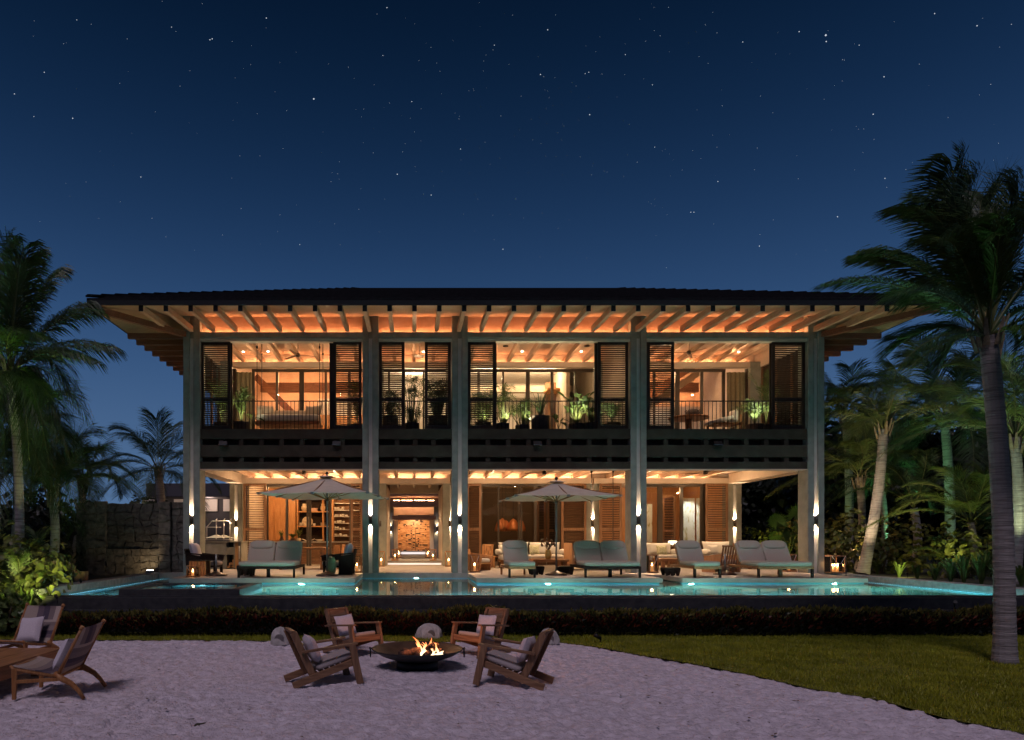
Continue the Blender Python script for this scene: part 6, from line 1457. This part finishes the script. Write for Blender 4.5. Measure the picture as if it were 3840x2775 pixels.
# garden lighting ------------------------------------------------------------------
def garden_light(x, y, z, e, col, aim, label, spot=70, size=.05):
    t = thing('spike_light', label, 'garden spotlight', (x, y, z), group='hidden garden spotlights')
    MB().tube([(0,0,0),(0,0,.12)], .012, 6).build('spike', M['iron'], t); e *= 3.2; d = (Vector(aim)-Vector((x,y,z))).normalized()*.10; MB().tube([(0,0,.12), tuple(Vector((0,0,.12))+d)], [.03,.04], 10).build('lamp_head', M['iron'], t)
    o = lamp('garden_lamp', 'SPOT', (0,0,0), e, col, None, size, spot, .6); o.parent = t; o.location = tuple(Vector((0,0,.12))+d*1.4); o.rotation_euler = d.to_track_quat('-Z', 'Y').to_euler()
garden_light(px(3850,14), 13.6, .05, 130, (.35,1,.35), P(3600,1150,12.2), 'spotlight hidden right of the front palm, aimed into its crown', 60)
garden_light(12.4, 15.6, .55, 60, (.4,1,.75), (10.2,11.9,2.5), 'spotlight behind the hedge rimming the front trunk with teal light', 50)
garden_light(px(3180,22.5), 22.6, .9, 330, (1,.75,.45), P(3300,1800,24.4), 'warm spotlight at the foot of the leaning palm', 60)
garden_light(px(3215,25), 25.0, .9, 150, (1,.62,.35), P(3240,1850,27), 'warm spotlight behind the sea grapes by the house', 60)
garden_light(px(3600,20.5), 20.4, .9, 75, (.95,.95,.3), P(3640,1850,22.5), 'yellow-green spotlight left of the front trunk', 80)
garden_light(px(3830,18.9), 18.6, .9, 170, (.8,1,.55), P(3806,1650,19.7), 'spotlight at the foot of the slender right palm', 60)
garden_light(px(3400,27), 27.5, .9, 190, (.3,1,.45), P(3500,1500,29), 'green spotlight deep in the right garden', 80)
garden_light(px(2900,31), 31.5, .86, 60, (.9,1,.25), P(2950,2000,33), 'yellow-green spotlight under the fan palm', 90)
garden_light(px(215,15.3), 15.3, .70, 60, (.95,1,.3), P(60,2060,16.3), 'spotlight under the left bushes', 110)
garden_light(px(-120,15), 15.0, 1.2, 190, (.55,1,.25), P(170,1080,17), 'green spotlight aimed up the large left palm', 36)
garden_light(px(290,18.2), 18.4, .86, 18, (.75,1,.4), P(200,1850,21.5), 'spotlight in front of the bushy low palm', 80)
garden_light(px(3420,21.8), 22.0, .88, 26, (.95,.9,.3), P(3350,2080,24.5), 'small spotlight on the coping lighting the right bushes', 120)

garden_light(px(3650,25), 25.5, .9, 90, (.35,1,.4), P(3640,1500,31), 'green spotlight behind the front trunk, aimed at the high palms', 80)
garden_light(px(3140,30), 30.5, .9, 70, (.35,1,.5), P(3170,1600,33), 'green spotlight behind the house corner', 70)
# stars ----------------------------------------------------------------------------
R = 2400
def star_mesh(lst, name):
    m = MB()
    for a, b, s in lst:
        d = Vector(((a-VX)/F, 1, (HY-b)/F)); c = d.normalized()*R+Vector((0,0,CZ)); r = R/F*s
        for q in ((1,0,0),(0,0,1)): pass
        n = len(m.v); m.v += [tuple(c+Vector(v)*r) for v in ((1,0,0),(-1,0,0),(0,1,0),(0,-1,0),(0,0,1),(0,0,-1))]; m._q(n, [(0,2,4),(2,1,4),(1,3,4),(3,0,4),(2,0,5),(1,2,5),(3,1,5),(0,3,5)])
    return m
sm_ = em('starlight', (.82,.9,1), .75, (0,0,0)); sm_.cycles.emission_sampling = 'NONE'
k = 3840/2268
big = [(695,219),(1829,78),(1645,93),(1385,121),(848,123),(912,225),(1306,254),(1934,253),(857,17),(1142,440),(1537,470),(1095,100),(1445,188),(1903,100),(380,60),(465,88),(590,40),(1213,66),(1197,165),(1296,163),(1304,160),(312,392),(1114,552),(1682,545),(161,262),(170,44),(2164,57),(1958,170),(1960,395),(1450,326),(1590,402),(75,258),(880,386),(955,432),(1020,330),(664,650/1.2),(1830,92),(1770,70),(470,86),(1855,480),(1530,470),(2070,30),(32,208),(98,160)]
r = random.Random(4); lst = [(a*k, b*k, r.uniform(1.2, 2.0)) for a, b in big]
lst[0] = (695*k, 219*k, 2.9); lst[1] = (1829*k, 78*k, 2.9)
small = [(r.uniform(-400, 4200), r.uniform(-300, 980)**1, r.uniform(.3, .85)) for _ in range(260)] + [(r.gauss(2000, 500), r.gauss(420, 230), r.uniform(.3, .8)) for _ in range(150)]
o = star_mesh(lst+small, 'stars').build('stars', sm_); o['kind'] = 'stuff'; tag(o, 'scattered small white stars in the dark blue night sky', 'stars')

# unseen tree belt added behind the camera to darken reflections and cut blue skylight
r_ = np.random.default_rng(77); Vb, Fb = leaves(9000, (0,0,0), (1,1,1), .07, 99, shell=.2)
o = npmesh('unseen_treeline', Vb*np.array([60,4,7.5])+np.array([0,-34,4.0]), Fb, LM['darktree'], None, kind='stuff')

# litter on the sand
r_ = random.Random(3); m = MB()
for i in range(130):
    y_ = r_.uniform(7.3, 14); x_ = r_.uniform(-.62*y_, .75*y_)
    if float(lawn_edge(x_)) < y_ or math.hypot(x_-fx_, y_-fy_) < .5: continue
    a = r_.uniform(0, 6.3); l = r_.uniform(.015, .05); c, s_ = math.cos(a)*l, math.sin(a)*l; w_ = r_.uniform(.2, .5)
    z_ = .012+r_.uniform(0, .01); m.poly([(x_-c, y_-s_, z_), (x_+s_*w_, y_-c*w_, z_+.012), (x_+c, y_+s_, z_+.004), (x_-s_*w_, y_+c*w_, z_+.006)])
o = m.build('fallen_leaves', mat('dry_leaf', (.10,.06,.035), .9, c2=(.22,.15,.09), ns=3)); o['kind'] = 'stuff'; tag(o, 'tiny dry leaves and bits scattered over the sand', 'leaf litter')
